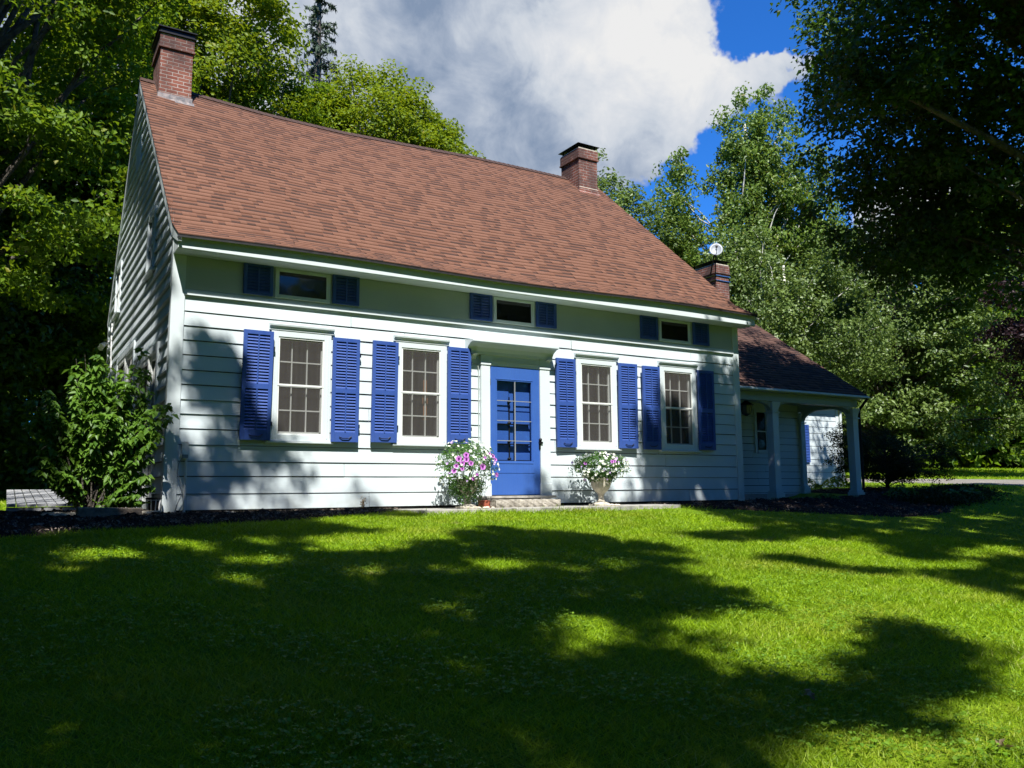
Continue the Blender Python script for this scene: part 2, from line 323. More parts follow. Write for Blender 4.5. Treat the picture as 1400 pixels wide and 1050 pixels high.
# where a point's shadow lands, continued to the level z = 0
SDX, SDY = KS * math.sin(SUN_PHI), KS * math.cos(SUN_PHI)
def shadow(P): return P[..., 0] + P[..., 2] * SDX, P[..., 1] + P[..., 2] * SDY
def inpoly(x, y, poly):
    r = np.zeros(np.shape(x), bool); n = len(poly)
    for i in range(n):
        (x0, y0), (x1, y1) = poly[i], poly[(i + 1) % n]
        if y0 == y1: continue
        r ^= ((y0 > y) != (y1 > y)) & (x < (x1 - x0) * (y - y0) / (y1 - y0) + x0)
    return r
POLYS = {"A": [[3.6, -3.01], [4.21, -3.5], [4.24, -4.3], [4.69, -4.57], [4.38, -5.3], [3.85, -5.83], [4.04, -6.22], [3.82, -6.44], [3.31, -6.54], [3.56, -6.98], [3.42, -7.25], [2.98, -7.31], [3.29, -7.58], [2.78, -7.52], [2.46, -7.52], [2.09, -7.62], [1.82, -7.75], [2.07, -7.96], [2.14, -8.31], [2.17, -8.61], [2.16, -8.74], [2.03, -8.55], [1.86, -8.19], [1.74, -8.03], [1.61, -8.08], [1.5, -8.32], [1.5, -8.58], [1.62, -8.71], [1.69, -8.82], [1.8, -8.95], [1.89, -9.14], [1.97, -9.26], [2.15, -9.26], [2.34, -9.2], [2.56, -8.87], [2.89, -8.73], [3.05, -8.42], [3.21, -8.55], [3.3, -8.69], [3.85, -8.33], [3.79, -8.56], [3.69, -8.86], [3.78, -9.0], [3.68, -9.16], [3.23, -9.25], [2.92, -9.54], [2.62, -9.7], [2.54, -9.87], [2.27, -9.99], [2.06, -9.89], [1.99, -9.79], [1.74, -9.9], [1.71, -10.15], [1.63, -10.11], [1.6, -9.84], [1.68, -9.65], [1.43, -9.75], [1.16, -9.68], [0.9, -9.6], [0.73, -9.71], [0.58, -9.9], [-0.6, -10.94], [-2.04, -10.38], [-2.65, -9.48], [-3.52, -4.94], [-6.68, 9.78], [-1.9, 4.91], [-0.16, 0.55], [1.54, -0.55], [1.46, -1.73], [1.75, -2.72], [3.22, -2.74]], "B": [[8.55, -0.47], [11.27, -0.27], [15.44, -0.76], [16.68, -2.53], [20.26, -4.58], [5.59, -9.77], [5.71, -8.35], [5.81, -7.92], [5.98, -7.49], [5.99, -6.87], [6.45, -6.68], [7.4, -5.93], [7.69, -5.41], [8.49, -4.58], [7.39, -4.83], [6.39, -4.73], [5.72, -4.49], [5.64, -4.03], [7.29, -3.9], [7.89, -2.26]], "B2": [[5.29, -5.52], [5.7, -6.15], [5.67, -6.56], [6.03, -6.88], [5.82, -7.03], [5.46, -6.58], [5.12, -5.89]], "H": [[[-0.75, -3.74], [-0.89, -3.94], [-1.16, -3.95], [-1.41, -3.78], [-1.5, -3.51], [-1.37, -3.29], [-1.09, -3.26], [-0.82, -3.45]], [[-1.29, -4.43], [-1.35, -4.55], [-1.44, -4.58], [-1.52, -4.49], [-1.55, -4.34], [-1.51, -4.21], [-1.41, -4.18], [-1.32, -4.27]], [[-0.19, -3.21], [-0.29, -3.35], [-0.46, -3.37], [-0.61, -3.26], [-0.65, -3.08], [-0.55, -2.92], [-0.38, -2.9], [-0.22, -3.01]], [[-0.18, -3.8], [-0.24, -3.93], [-0.34, -3.97], [-0.42, -3.88], [-0.42, -3.73], [-0.36, -3.59], [-0.26, -3.55], [-0.18, -3.64]], [[-0.11, -4.35], [-0.18, -4.47], [-0.29, -4.48], [-0.38, -4.4], [-0.4, -4.26], [-0.33, -4.14], [-0.21, -4.11], [-0.12, -4.2]], [[0.35, -4.39], [0.23, -4.57], [0.06, -4.6], [-0.07, -4.47], [-0.08, -4.26], [0.03, -4.07], [0.21, -4.03], [0.34, -4.17]], [[0.63, -3.17], [0.53, -3.33], [0.39, -3.37], [0.28, -3.26], [0.28, -3.07], [0.38, -2.91], [0.52, -2.86], [0.63, -2.97]], [[-0.12, -5.25], [-0.21, -5.38], [-0.36, -5.4], [-0.47, -5.29], [-0.49, -5.12], [-0.4, -4.97], [-0.25, -4.95], [-0.13, -5.07]], [[1.82, -3.63], [1.53, -3.96], [1.17, -4.01], [0.92, -3.79], [0.92, -3.38], [1.19, -3.02], [1.58, -2.93], [1.85, -3.2]], [[0.96, -5.18], [0.86, -5.31], [0.74, -5.32], [0.65, -5.23], [0.66, -5.08], [0.76, -4.95], [0.89, -4.93], [0.98, -5.03]], [[2.79, -3.15], [2.54, -3.41], [2.25, -3.47], [2.08, -3.29], [2.11, -2.97], [2.35, -2.68], [2.67, -2.61], [2.85, -2.81]], [[1.62, -5.4], [1.5, -5.52], [1.34, -5.53], [1.23, -5.43], [1.24, -5.28], [1.36, -5.15], [1.53, -5.14], [1.64, -5.24]], [[1.25, -6.78], [1.13, -6.88], [1.0, -6.88], [0.92, -6.8], [0.93, -6.66], [1.04, -6.56], [1.18, -6.56], [1.27, -6.65]], [[2.26, -5.32], [2.06, -5.53], [1.87, -5.58], [1.78, -5.44], [1.85, -5.18], [2.05, -4.95], [2.26, -4.88], [2.35, -5.04]], [[-1.11, -2.13], [-1.18, -2.32], [-1.33, -2.36], [-1.46, -2.25], [-1.51, -2.03], [-1.44, -1.82], [-1.29, -1.76], [-1.15, -1.9]], [[-1.4, -8.23], [-1.43, -8.29], [-1.48, -8.29], [-1.53, -8.24], [-1.54, -8.17], [-1.51, -8.1], [-1.45, -8.1], [-1.41, -8.15]], [[-0.57, -7.92], [-0.6, -7.96], [-0.66, -7.96], [-0.7, -7.92], [-0.71, -7.86], [-0.67, -7.81], [-0.61, -7.81], [-0.57, -7.86]], [[1.54, -7.95], [1.31, -8.14], [1.12, -8.17], [1.05, -8.03], [1.15, -7.79], [1.38, -7.57], [1.6, -7.52], [1.67, -7.69]], [[3.55, -5.63], [3.35, -5.79], [3.16, -5.82], [3.09, -5.7], [3.17, -5.51], [3.37, -5.33], [3.57, -5.29], [3.65, -5.42]], [[1.4, -9.1], [1.31, -9.15], [1.2, -9.14], [1.15, -9.08], [1.18, -9.0], [1.28, -8.94], [1.38, -8.95], [1.44, -9.02]], [[0.81, -9.08], [0.74, -9.14], [0.68, -9.14], [0.66, -9.1], [0.69, -9.03], [0.76, -8.97], [0.82, -8.96], [0.84, -9.01]], [[9.13, -6.43], [8.71, -6.57], [8.33, -6.55], [8.18, -6.41], [8.35, -6.21], [8.75, -6.07], [9.17, -6.07], [9.34, -6.22]], [[7.64, -6.94], [7.3, -7.04], [6.95, -7.01], [6.78, -6.87], [6.89, -6.7], [7.22, -6.59], [7.59, -6.62], [7.77, -6.77]]]}
def _s(L): return [(x + z * SDX, y + z * SDY) for x, y, z in L]
FAC = [_s([(x, 0, z) for x, z in q]) for q in (
    [(.35, .95), (.3, 2.2), (.7, 2.3), (1., 1.9), (1.05, .95)], [(.1, .15), (.15, .85), (1.75, .88), (1.85, .5), (1.6, .25), (1.4, .1)],
    [(8.25, 0), (8.25, .95), (8.35, 1.6), (8.8, 1.75), (9.2, 1.7), (9.3, 1.1), (9.65, 1.3), (9.75, 2.2), (10.0, 2.7), (10.3, 2.3), (10.9, 2.6), (10.9, 0)])]
FAC.append(_s([(10.1, -.3, 3.7), (9.5, .4, 4.3), (9.9, 1.5, 5.2), (11., 2.0, 5.7), (11., -.4, 3.7)]))
GSH = _s([(0, .1, 2.4), (0, .66, 2.55), (0, 1.1, 2.8), (0, 1.9, 3.36), (0, 2.4, 4.2), (0, 3.3, 4.75), (0, 3.8, 5.24), (0, 4.9, 5.94), (0, 5.6, 7.2), (0, 4.87, 8.3), (0, .05, 4.0), (0, -.05, 3.4)])
GSTREAK = _s([(0, .3, 1.9), (0, 1.1, 2.7), (0, 1.9, 3.25), (0, 2.4, 4.1), (0, 3.8, 5.1), (0, 4.9, 5.9), (0, 7., 5.9), (0, 8.3, 4.2), (0, 8.4, 2.6), (0, 5, 2.2)])
LIT = _s([(-.1, -.05, 0), (10.8, 0, 0), (10.95, -.4, 3.65), (10.95, 4.87, 8.3), (-.06, 4.87, 8.3), (-.06, -.45, 3.7), (-.05, 0, 3.)])
def shade_ok(P):
    """True where the photograph shows shade (or shows nothing), False where it shows sun"""
    x, y = shadow(P)
    lawn = (inpoly(x, y, POLYS['A']) | inpoly(x, y, POLYS['B']) | inpoly(x, y, POLYS['B2']))
    for h in POLYS['H']:
        c_ = np.mean(h, 0); lawn &= ~inpoly(x, y, [tuple(c_ + (np.array(p) - c_) * 1.45) for p in h])
    out = (x < -3.2 - .1 * y) | (y < -10.6) | (x > 13) | ((y < -9.3) & (x < -1.6))
    fac = np.zeros(np.shape(x), bool)
    for f in FAC: fac |= inpoly(x, y, f)
    nog = ~(inpoly(x, y, _s([(12.6, .9, .1), (12.6, .9, 2.0), (13.3, .9, 2.0), (13.3, .9, .1)])) & (np.sin(y * 9) > -.6)) & ~(inpoly(x, y, [(15.3, 4.1), (18.5, 4.3), (19.8, 6.3), (16, 6.2)]) & (np.sin(x * 7 + y * 3) * np.sin(y * 8) > -.1)) & ~inpoly(x, y, GSTREAK)
    back = fac | (~inpoly(x, y, LIT) & ~inpoly(x + .12, y, LIT) & nog & ~inpoly(x, y, [(2.2, 10.4), (13.2, 10.4), (13.2, 11.5), (2.2, 11.5)]))
    bed = (y > -1.2) & (y <= -.35) & ((x < 3.) | (x > 9.)) 
    back &= ~inpoly(x, y, [(-1.2, -.35), (.0, -.35), (.0, 1.6), (-1.1, 1.6)])
    return np.where(y > -.1, back, (lawn | bed | out) & ~((x > -1.4) & (x < -.1) & (y > -.5)))
def in_view(P, m=0.):
    d = P - CAM; z = d @ CF; x = d @ CR / np.maximum(z, .01); y = d @ CU / np.maximum(z, .01)
    return (z > .3) & (np.abs(x) < .62 + m) & (np.abs(y) < .465 + m)
# ------------------------------------------------------------------ the house
HW, HD = 10.81, 8.6                 # width, depth of the main block
EY, EZ, KY, KZ, RY, RZ = -.47, 3.69, .12, 4.0, 4.87, 8.2
house = thing('farmhouse', 'pale clapboard farmhouse with blue shutters and steep brown shingle roof', 'house')
SEAMS = [0, .217, .451, .656, .881, 1.094, 1.3, 1.497, 1.70, 1.90, 2.11, 2.314, 2.511, 2.717, 2.94]
WINX = [(1.434, 2.116), (3.369, 4.05), (6.839, 7.533), (8.793, 9.51)]; WZ0, WZ1 = 1.055, 2.478
DX0, DX1, DZ0, DZ1 = 4.95, 5.93, .159, 2.30

def clapboards(mapf, seams, u0f, u1f, holes, rng, lip=.020, thin=.004, joints=(2.2, 4.5), gap=.009):
    """mapf(u, out, z) -> xyz ; every board is a tilted sheet with a butt under it"""
    mb = MB(); bk = MB()
    for i in range(len(seams) - 1):
        za, zb = seams[i], seams[i + 1]
        cuts = [u0f(za)]; 
        while True:
            nx = cuts[-1] + rng.uniform(*joints)
            if nx > u1f(za) - .8: break
            cuts.append(nx)
        cuts.append(u1f(za))
        for j in range(len(cuts) - 1):
            a, b = cuts[j] + (.0025 if j else 0), cuts[j + 1] - (.0025 if j < len(cuts) - 2 else 0); lp = lip + rng.uniform(-.003, .003); dz = rng.uniform(-.005, .005)
            rects = [(a, b, za + dz + gap, zb - .001)]
            for (h0, h1, g0, g1) in holes:
                nr = []
                for (p, q, s0, s1) in rects:
                    if h1 <= p or h0 >= q or g1 <= s0 or g0 >= s1: nr.append((p, q, s0, s1)); continue
                    if h0 > p: nr.append((p, h0, s0, s1))
                    if h1 < q: nr.append((h1, q, s0, s1))
                    m0, m1 = max(p, h0), min(q, h1)
                    if g0 > s0: nr.append((m0, m1, s0, g0))
                    if g1 < s1: nr.append((m0, m1, g1, s1))
                rects = nr
            for (p, q, s0, s1) in rects:
                y = lambda z: lp + (thin - lp) * (z - za) / (zb - za)
                first, last = p <= cuts[0] + 1e-6, q >= cuts[-1] - 1e-6
                nseg = max(1, int((q - p) / .5)); us = [p + (q - p) * k / nseg for k in range(nseg + 1)]
                wob = [rng.uniform(-.0022, .0022) for _ in us]
                for k in range(nseg):
                    ua, ub = us[k], us[k + 1]
                    ua1 = u0f(s1) if (first and k == 0) else ua; ub1 = u1f(s1) if (last and k == nseg - 1) else ub
                    if ua1 >= ub1: continue
                    if k < nseg - 1: ub1 = min(ub1, u1f(s1)) if last else ub1
                    mb.quad(mapf(ua, y(s0) + wob[k], s0), mapf(ub, y(s0) + wob[k + 1], s0), mapf(ub1, y(s1), s1), mapf(ua1, y(s1), s1))
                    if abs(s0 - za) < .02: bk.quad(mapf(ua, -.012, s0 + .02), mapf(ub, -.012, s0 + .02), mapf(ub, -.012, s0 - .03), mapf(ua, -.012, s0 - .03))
                    mb.quad(mapf(ua, -.012, s0), mapf(ub, -.012, s0), mapf(ub, y(s0) + wob[k + 1], s0), mapf(ua, y(s0) + wob[k], s0))
    BK.append(bk)
    return mb
BK = []
rg = random.Random(3)
holes = [(a - .02, b + .02, WZ0 - .02, WZ1 + .02) for a, b in WINX] + [(DX0 - .03, DX1 + .03, .0, DZ1 + .05)]
clapboards(lambda u, o, z: (u, -o, z), SEAMS, lambda z: .12, lambda z: HW - .12, holes, rg).build('front_siding', 'siding_paint', house)

# gable wall (x = 0): boards run back along y under the rakes
def roofz(y):
    if y < KY: return EZ + (KZ - EZ) * (y - EY) / (KY - EY)
    if y < RY: return KZ + (RZ - KZ) * (y - KY) / (RY - KY)
    return RZ - (y - RY) * 1.075
def yfront(z): return .11 if z < roofz(.11) else KY + (z - KZ) / (RZ - KZ) * (RY - KY)
def yback(z): return HD if z < roofz(HD) else RY + (RZ - z) / 1.075
gs = list(SEAMS); 
while gs[-1] < RZ - .25: gs.append(gs[-1] + rg.uniform(.2, .225))
GH = [(1.08, 3.52, .0, 2.36), (3.86, 6.3, .0, 2.82), (1.98, 2.66, 3.76, 4.72), (6.6, 7.4, 3.95, 4.95), (4.3, 4.9, 6.3, 6.85)]
clapboards(lambda u, o, z: (-o, u, z), gs, yfront, yback, GH, rg, lip=.040, thin=.002, joints=(1.8, 3.6)).build('gable_siding', 'siding_paint', house)
# sheathing behind the boards closes the body; back and right walls
b = MB()
b.box(.03, HW, .06, .1, 2.9, 3.62).quad((HW, 0, -.1), (HW, HD, -.1), (HW, HD, 4.1), (HW, 0, 3.6))
b.quad((0, HD, -.1), (HW, HD, -.1), (HW, HD, 4.0), (0, HD, 4.0))
b.prism([(.0, 3.5), (HD, 3.9), (RY, RZ - .15)], 'x', HW - .001, HW); b.prism([(.15, 2.95), (HD - .05, 2.95), (HD - .05, 3.95), (RY, RZ - .2), (.15, 4.0)], 'x', .09, .10)
b.build('rear_walls', 'siding_paint', house)
MB().box(.03, HW - .03, .02, HD - .03, -.4, .0).build('foundation', 'foundation', house)
# corner boards
MB().box(-.046, .13, -.034, .0, -.02, 3.5).box(-.046, -.002, .0, .12, -.02, 3.72).build('corner_board', 'trim_paint', house, .004)
MB().box(HW - .135, HW + .02, -.034, .0, -.01, 3.5).box(HW + .001, HW + .02, .0, .12, -.01, 3.6).build('corner_board', 'trim_paint', house, .004)
MB().box(-.046, -.004, HD - .12, HD + .02, -.02, 3.95).build('corner_board', 'trim_paint', house, .004)
# frieze under the eaves, with its lower moulding and the drip strip over the siding
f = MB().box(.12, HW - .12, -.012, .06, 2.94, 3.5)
hold = f.build('frieze', 'shaded_trim_paint', house)
MB().box(.131, HW - .136, -.05, -.012, 2.945, 2.965).prism([(-.012, 2.966), (-.036, 2.966), (-.03, 2.99), (-.022, 3.02), (-.012, 3.03)], 'x', .131, HW - .136).build('frieze_moulding', 'trim_paint', house)
# box cornice: soffit, fascia
MB().prism([(-.40, 3.50), (-.385, 3.485), (-.34, 3.50), (-.02, 3.50), (-.02, 3.53), (-.37, 3.53), (-.37, 3.69), (-.40, 3.70)], 'x', -.045, HW + .14).build('cornice', 'trim_paint', house)
MB().prism([(-.37, 3.53), (-.02, 3.53), (.10, 3.88), (-.37, 3.66)], 'x', -.04, -.012).build('cornice_return', 'trim_paint', house)
MB().prism([(-.37, 3.53), (-.02, 3.53), (.10, 3.88), (-.37, 3.66)], 'x', HW + .10, HW + .13).build('cornice_return', 'trim_paint', house)

# roofs of overlapping shingles -------------------------------------------------
def sag(x): return np.interp(x, [-.2, 0, 1.2, 2.4, 4, 5.75, 7.3, 9, 11.2], [.05, .05, -.03, -.10, -.12, -.06, .0, .01, .01])
def roof_pt(x, s):            # main front slope; s from 0 (eave) to 1 (ridge), arclength-like
    ys = np.array([EY, -.2, KY, .5, RY]); zs = np.array([EZ, EZ + .135, KZ - .005, KZ + .34, RZ])
    d = np.r_[0, np.cumsum(np.hypot(np.diff(ys), np.diff(zs)))]; d /= d[-1]
    y = np.interp(s, d, ys); z = np.interp(s, d, zs)
    eave = .022 * np.sin(x * .9) * (1 - s) + np.interp(x, [0, 5, 11], [-.02, .0, .03]) * (1 - s)
    return np.stack([x, y, z + sag(x) * s + eave], -1)
def shingles(name, m, parent, pt, x0, x1, length, seed, expo=.137, thick=.013, keep=None):
    rng = np.random.default_rng(seed); rows = int(length / expo); V = []; F = []; R = []; Bd = []
    for j in range(rows + 1):
        s0, s1 = j / (rows + 1), min(1., (j + 1.12) / (rows + 1)); x = x0
        while x < x1 - .01:
            w = rng.choice([.08, .10, .13, .17, .22]) ; xe = min(x1, x + w); r = rng.random()
            up = thick * (.35 if r < .33 else 1.) + rng.uniform(0, .003)
            xm = np.array([x, xe, xe, x]); ss = np.array([s0, s0, s1, s1])
            P = pt(xm, ss); e = pt(xm, ss + 1e-3) - pt(xm, ss); nrm = unit(np.cross(np.array([1., 0, 0]), e))
            if nrm[0, 2] < 0: nrm = -nrm
            if keep is None or keep(P.mean(0)):
                top = P + nrm * np.array([up, up, .002, .002])[:, None]; low = P[:2] - nrm[:2] * .004
                n = len(V); V += list(top) + list(low); R += [r] * 6; Bd += [0, 0, 1, 1, 0, 0]
                F += [(n, n + 1, n + 2, n + 3), (n + 4, n + 5, n + 1, n)]
            x = xe
    return mesh_np(name, V, F, m, parent, {'rnd': R, 'band': Bd})
RX0, RX1 = -.062, HW + .15
shingles('front_roof', 'shingle', house, roof_pt, RX0, RX1, 7.0, 1)
# deck under the shingles: black edge at the eave, rake boards, back slope, ridge caps
xs = np.linspace(RX0, RX1, 30); d = MB()
for i in range(29):
    for s0, s1 in ((0, .04), (.04, .09), (.09, .5), (.5, 1.)):
        a, b_, c, e = [tuple(roof_pt(np.array(x), np.array(s)) - np.array((0, 0, .012))) for x, s in ((xs[i], s0), (xs[i + 1], s0), (xs[i + 1], s1), (xs[i], s1))]
        d.quad(a, b_, c, e)
    a, b_ = [np.array(roof_pt(np.array(x), np.array(0.))) for x in (xs[i], xs[i + 1])]
    d.quad(tuple(a - (0, -.004, .045)), tuple(b_ - (0, -.004, .045)), tuple(b_ - (0, -.004, .0)), tuple(a - (0, -.004, .0)))
    d.quad(tuple(a - (0, -.004, .045)), tuple(b_ - (0, -.004, .045)), tuple(b_ - (0, -.09, .01)), tuple(a - (0, -.09, .01)))
d.build('roof_edge', 'sheet_metal', house)
d = MB()
for i in range(29):
    a, b_ = [tuple(roof_pt(np.array(x), np.array(1.)) + (0, .0, .0)) for x in (xs[i], xs[i + 1])]
    d.quad(a, b_, (b_[0], HD + .15, 4.02), (a[0], HD + .15, 4.02))
d.build('back_roof', 'shingle', house)
cap = MB(); x = RX0
while x < RX1:
    p, q = roof_pt(np.array(x), np.array(1.)), roof_pt(np.array(min(x + .2, RX1)), np.array(1.))
    for sgn in (-1, 1):
        cap.quad((p[0], RY, p[2] + .035), (q[0], RY, q[2] + .022), (q[0], RY + .14 * sgn, q[2] - .10), (p[0], RY + .14 * sgn, p[2] - .087))
    x += .135
cap.build('ridge_cap', 'shingle', house)
# rake boards under the roof's left edge
ss = np.linspace(0, 1, 12)
for xa, xb in ((-.055, -.012), (HW + .1, HW + .14)):
    rk = MB()
    for i in range(11):
        a, c = [np.array(roof_pt(np.array(xa), np.array(s))) for s in (ss[i], ss[i + 1])]
        for X in (xa, xb):
            rk.quad((X, a[1], a[2] - .012), (X, c[1], c[2] - .012), (X, c[1], c[2] - .19), (X, a[1] + .04 * (i == 0), a[2] - (.10 if i == 0 else .19)))
        rk.quad((xa, a[1], a[2] - .19 + .09 * (i == 0)), (xb, a[1], a[2] - .19 + .09 * (i == 0)), (xb, c[1], c[2] - .19), (xa, c[1], c[2] - .19))
    if xa < 0: RK0 = rk
    if xa > 0: rk.build('rake_board', 'trim_paint', house)
rk = MB(); rk = MB() if 0 else RK0
rk.quad((-.055, RY, RZ), (-.055, HD + .12, 4.05), (-.055, HD + .02, 3.92), (-.055, RY, RZ - .19)).quad((-.055, RY, RZ - .19), (-.055, HD + .02, 3.92), (-.0, HD + .02, 3.92), (-.0, RY, RZ - .19))
rk.build('rake_board', 'trim_paint', house)

# chimneys ------------------------------------------------------------------------
def chimney(x0, x1, y0, y1, zb, zt, m, captype):
    c = MB().box(x0, x1, y0, y1, zb, zt - .26).box(x0 - .02, x1 + .02, y0 - .02, y1 + .02, zt - .26, zt - .02)
    c.box(x0 - .035, x1 + .035, y0 - .035, y1 + .035, zt - .275, zt - .235)
    o = c.build('chimney', m, house, .004)
    MB().box(x0 - .005, x1 + .005, y0 - .005, y1 + .005, zt - .02, zt + .012).build('mortar_crown', 'urn_stone', o, .004)
    k = MB()
    if captype == 'tray':
        k.box(x0 - .05, x1 + .05, y0 - .05, y1 + .05, zt + .012, zt + .03)
        k.box(x0 - .02, x1 + .02, y0 - .02, y1 + .02, zt + .03, zt + .12).box(x0 - .06, x1 + .06, y0 - .06, y1 + .06, zt + .12, zt + .14)
    else:
        for px in (x0 + .04, x1 - .04):
            for py in (y0 + .04, y1 - .04): k.box(px - .015, px + .015, py - .015, py + .015, zt + .012, zt + .10)
        cx, cy = (x0 + x1) / 2, (y0 + y1) / 2; n = len(k.v)
        k.v += [(x0 - .06, y0 - .06, zt + .10), (x1 + .06, y0 - .06, zt + .10), (x1 + .06, y1 + .06, zt + .10), (x0 - .06, y1 + .06, zt + .10), (cx, cy, zt + .19)]
        k.f += [(n, n + 3, n + 2, n + 1), (n, n + 1, n + 4), (n + 1, n + 2, n + 4), (n + 2, n + 3, n + 4), (n + 3, n, n + 4)]
    k.build('chimney_cap', 'dark_metal', o)
    return o
def flashing(o, x0, x1, y0, roofat, m='lead'):
    f = MB(); z = roofat(y0)
    f.box(x0 - .02, x1 + .02, y0 - .022, y0, z - .06, z + .11)
    f.quad((x0 - .05, y0 - .10, roofat(y0 - .10) + .02), (x1 + .05, y0 - .10, roofat(y0 - .10) + .02), (x1 + .05, y0 - .02, z + .02), (x0 - .05, y0 - .02, z + .02))
    for k in range(5):
        ya, yb = y0 + k * .11, y0 + (k + 1) * .11
        for X in (x0 - .012, x1 + .012): f.quad((X, ya, roofat(ya) - .05), (X, yb, roofat(yb) - .05), (X, yb, roofat(ya) + .16), (X, ya, roofat(ya) + .16))
    f.build('flashing', m, o)
rz = lambda y: KZ + (y - KY) / (RY - KY) * (RZ - KZ)
c1 = chimney(.215, .80, 4.27, 5.15, 7.3, 8.97, 'brick', 'tray'); flashing(c1, .215, .80, 4.27, rz)
c2 = chimney(10.05, 10.62, 4.27, 5.05, 7.3, 8.82, 'brick_sooty', 'hood'); flashing(c2, 10.05, 10.62, 4.27, rz, 'brick')
MB().box(10.04, 10.635, 4.255, 4.268, rz(4.27) + .10, rz(4.27) + .125).build('mortar_line', 'shell_white', c2)
c3 = chimney(15.43, 15.95, 5.0, 5.95, 4.5, 6.72, 'brick_sooty', 'hood')
MB().box(15.40, 15.98, 4.97, 5.98, 6.36, 6.385).box(15.40, 15.98, 4.97, 5.98, 6.22, 6.24).build('strap', 'chrome', c3)

# windows ---------------------------------------------------------------------------
def window(x0, x1, z0, z1):
    Wc = .105
    w = MB()
    w.box(x0 - Wc, x0, -.042, .09, z0 - .09, z1 + .09).box(x1, x1 + Wc, -.042, .09, z0 - .09, z1 + .09)
    w.box(x0, x1, -.042, .09, z1, z1 + .09).box(x0, x1, -.042, .09, z0 - .09, z0)
    w.box(x0 - Wc + .035, x0 - Wc + .06, -.048, -.042, z0 - .05, z1 + .06).box(x1 + Wc - .06, x1 + Wc - .035, -.048, -.042, z0 - .05, z1 + .06)
    o = w.build('window', 'trim_paint', house, .003)
    MB().prism([(-.0, z1 + .091), (-.05, z1 + .091), (-.055, z1 + .12), (-.085, z1 + .15), (-.09, z1 + .175), (-.0, z1 + .19)], 'x', x0 - Wc - .035, x1 + Wc + .035).build('head_moulding', 'trim_paint', o)
    MB().prism([(-.0, z0 - .125), (-.05, z0 - .125), (-.085, z0 - .118), (-.085, z0 - .095), (-.0, z0 - .088)], 'x', x0 - Wc - .05, x1 + Wc + .05).build('sill', 'trim_paint', o)
    # storm frame with its fly screen, and the sashes behind
    s = MB(); e = .022
    s.box(x0, x0 + e, -.03, -.015, z0, z1).box(x1 - e, x1, -.03, -.015, z0, z1).box(x0 + e, x1 - e, -.03, -.015, z0, z0 + e).box(x0 + e, x1 - e, -.03, -.015, z1 - e, z1)
    s.build('storm_frame', 'muntin_white', o)
    MB().quad((x0 + e, -.019, z0 + e), (x1 - e, -.019, z0 + e), (x1 - e, -.019, z1 - e), (x0 + e, -.019, z1 - e)).build('fly_screen', 'fly_screen', o)
    zm = (z0 + z1) / 2 + .01; g = MB(); wd = x1 - x0
    g.box(x0, x1, .055, .085, zm - .02, zm + .018).box(x0, x1, .055, .085, z0, z0 + .05).box(x0, x1, .055, .085, z1 - .03, z1)
    g.box(x0, x0 + .02, .055, .085, z0, z1).box(x1 - .02, x1, .055, .085, z0, z1)
    for k in (1, 2): g.box(x0 + wd * k / 3 - .008, x0 + wd * k / 3 + .008, .057, .083, z0, z1)
    for zz in ((z0 + zm) / 2, (zm + z1) / 2): g.box(x0, x1, .059, .081, zz - .009, zz + .009)
    g.build('sash', 'muntin_white', o)
    MB().box(x0 - .01, x1 + .01, -.036, -.028, zm - .013, zm + .013).build('meeting_rail', 'muntin_white', o)
    MB().box(x0 - .03, x1 + .03, .086, .10, z0 - .03, z1 + .03).build('pane', 'window_glass', o)
    return o
for i, (a, b_) in enumerate(WINX):
    wo_ = window(a, b_, WZ0, WZ1)
    if i == 1: MB().box(3.80, 3.86, .084, .0855, 1.36, 2.0).box(3.785, 3.875, .084, .0857, 1.60, 1.78).build('interior_post', 'warm_wood', wo_)
def eyebrow(x0, x1, z0, z1):
    w = MB().box(x0 - .06, x0, -.035, -.0, z0 - .05, z1 + .05).box(x1, x1 + .06, -.035, -.0, z0 - .05, z1 + .05).box(x0, x1, -.035, .0, z1, z1 + .05).box(x0, x1, -.045, .0, z0 - .05, z0)
    o = w.build('attic_window', 'trim_paint', house, .003)
    MB().box(x0, x1, -.02, -.014, z0, z1).build('pane', 'window_glass', o)
    return o
for a, b_ in ((1.42, 2.13), (5.10, 5.80), (8.77, 9.46)): eyebrow(a, b_, 3.10, 3.445)
MB().box(8.715, 8.735, -.06, -.036, 3.30, 3.43).build('thermometer', 'plastic_white', house)

# shutters: frame with two louvered fields
def shutter(w, h, fields):
    y0, y1 = -.105, -.062; st = .052
    f = MB().box(0, st, y0, y1, 0, h).box(w - st, w, y0, y1, 0, h)
    zs = [(0, fields[0][0])] + [(fields[i][1], fields[i + 1][0]) for i in range(len(fields) - 1)] + [(fields[-1][1], h)]
    for a, c in zs: f.box(st, w - st, y0, y1, a, c)
    o = f.build('shutter', 'blue_paint', house, .003)
    l = MB()
    for a, c in fields:
        n = int((c - a) / .043)
        for k in range(n):
            z = a + (k + .5) * (c - a) / n
            l.obox(((w) / 2, (y0 + y1) / 2, z), ((w - 2 * st) / 2, 0, 0), (0, .014, .0225), (0, -.0035, .0028))
        l.box(w / 2 - .009, w / 2 + .009, y0 - .006, y0 + .004, a, c)
    ch = [l.build('louvers', 'blue_paint', o)]
    if len(fields) > 1:
        for z in (.24, h - .24): ch.append(MB().box(-.03, .03, -.075, -.045, z - .03, z + .03).box(-.035, -.012, -.085, -.04, z - .045, z + .045).build('hinge', 'dark_metal', o))
        ch.append(MB().tube([(.12, y0 - .012, .075), (.16, y0 - .02, .055), (.26, y0 - .02, .055), (.31, y0 - .012, .085)], .007, 5).build('holdback', 'dark_metal', o))
    return o, ch
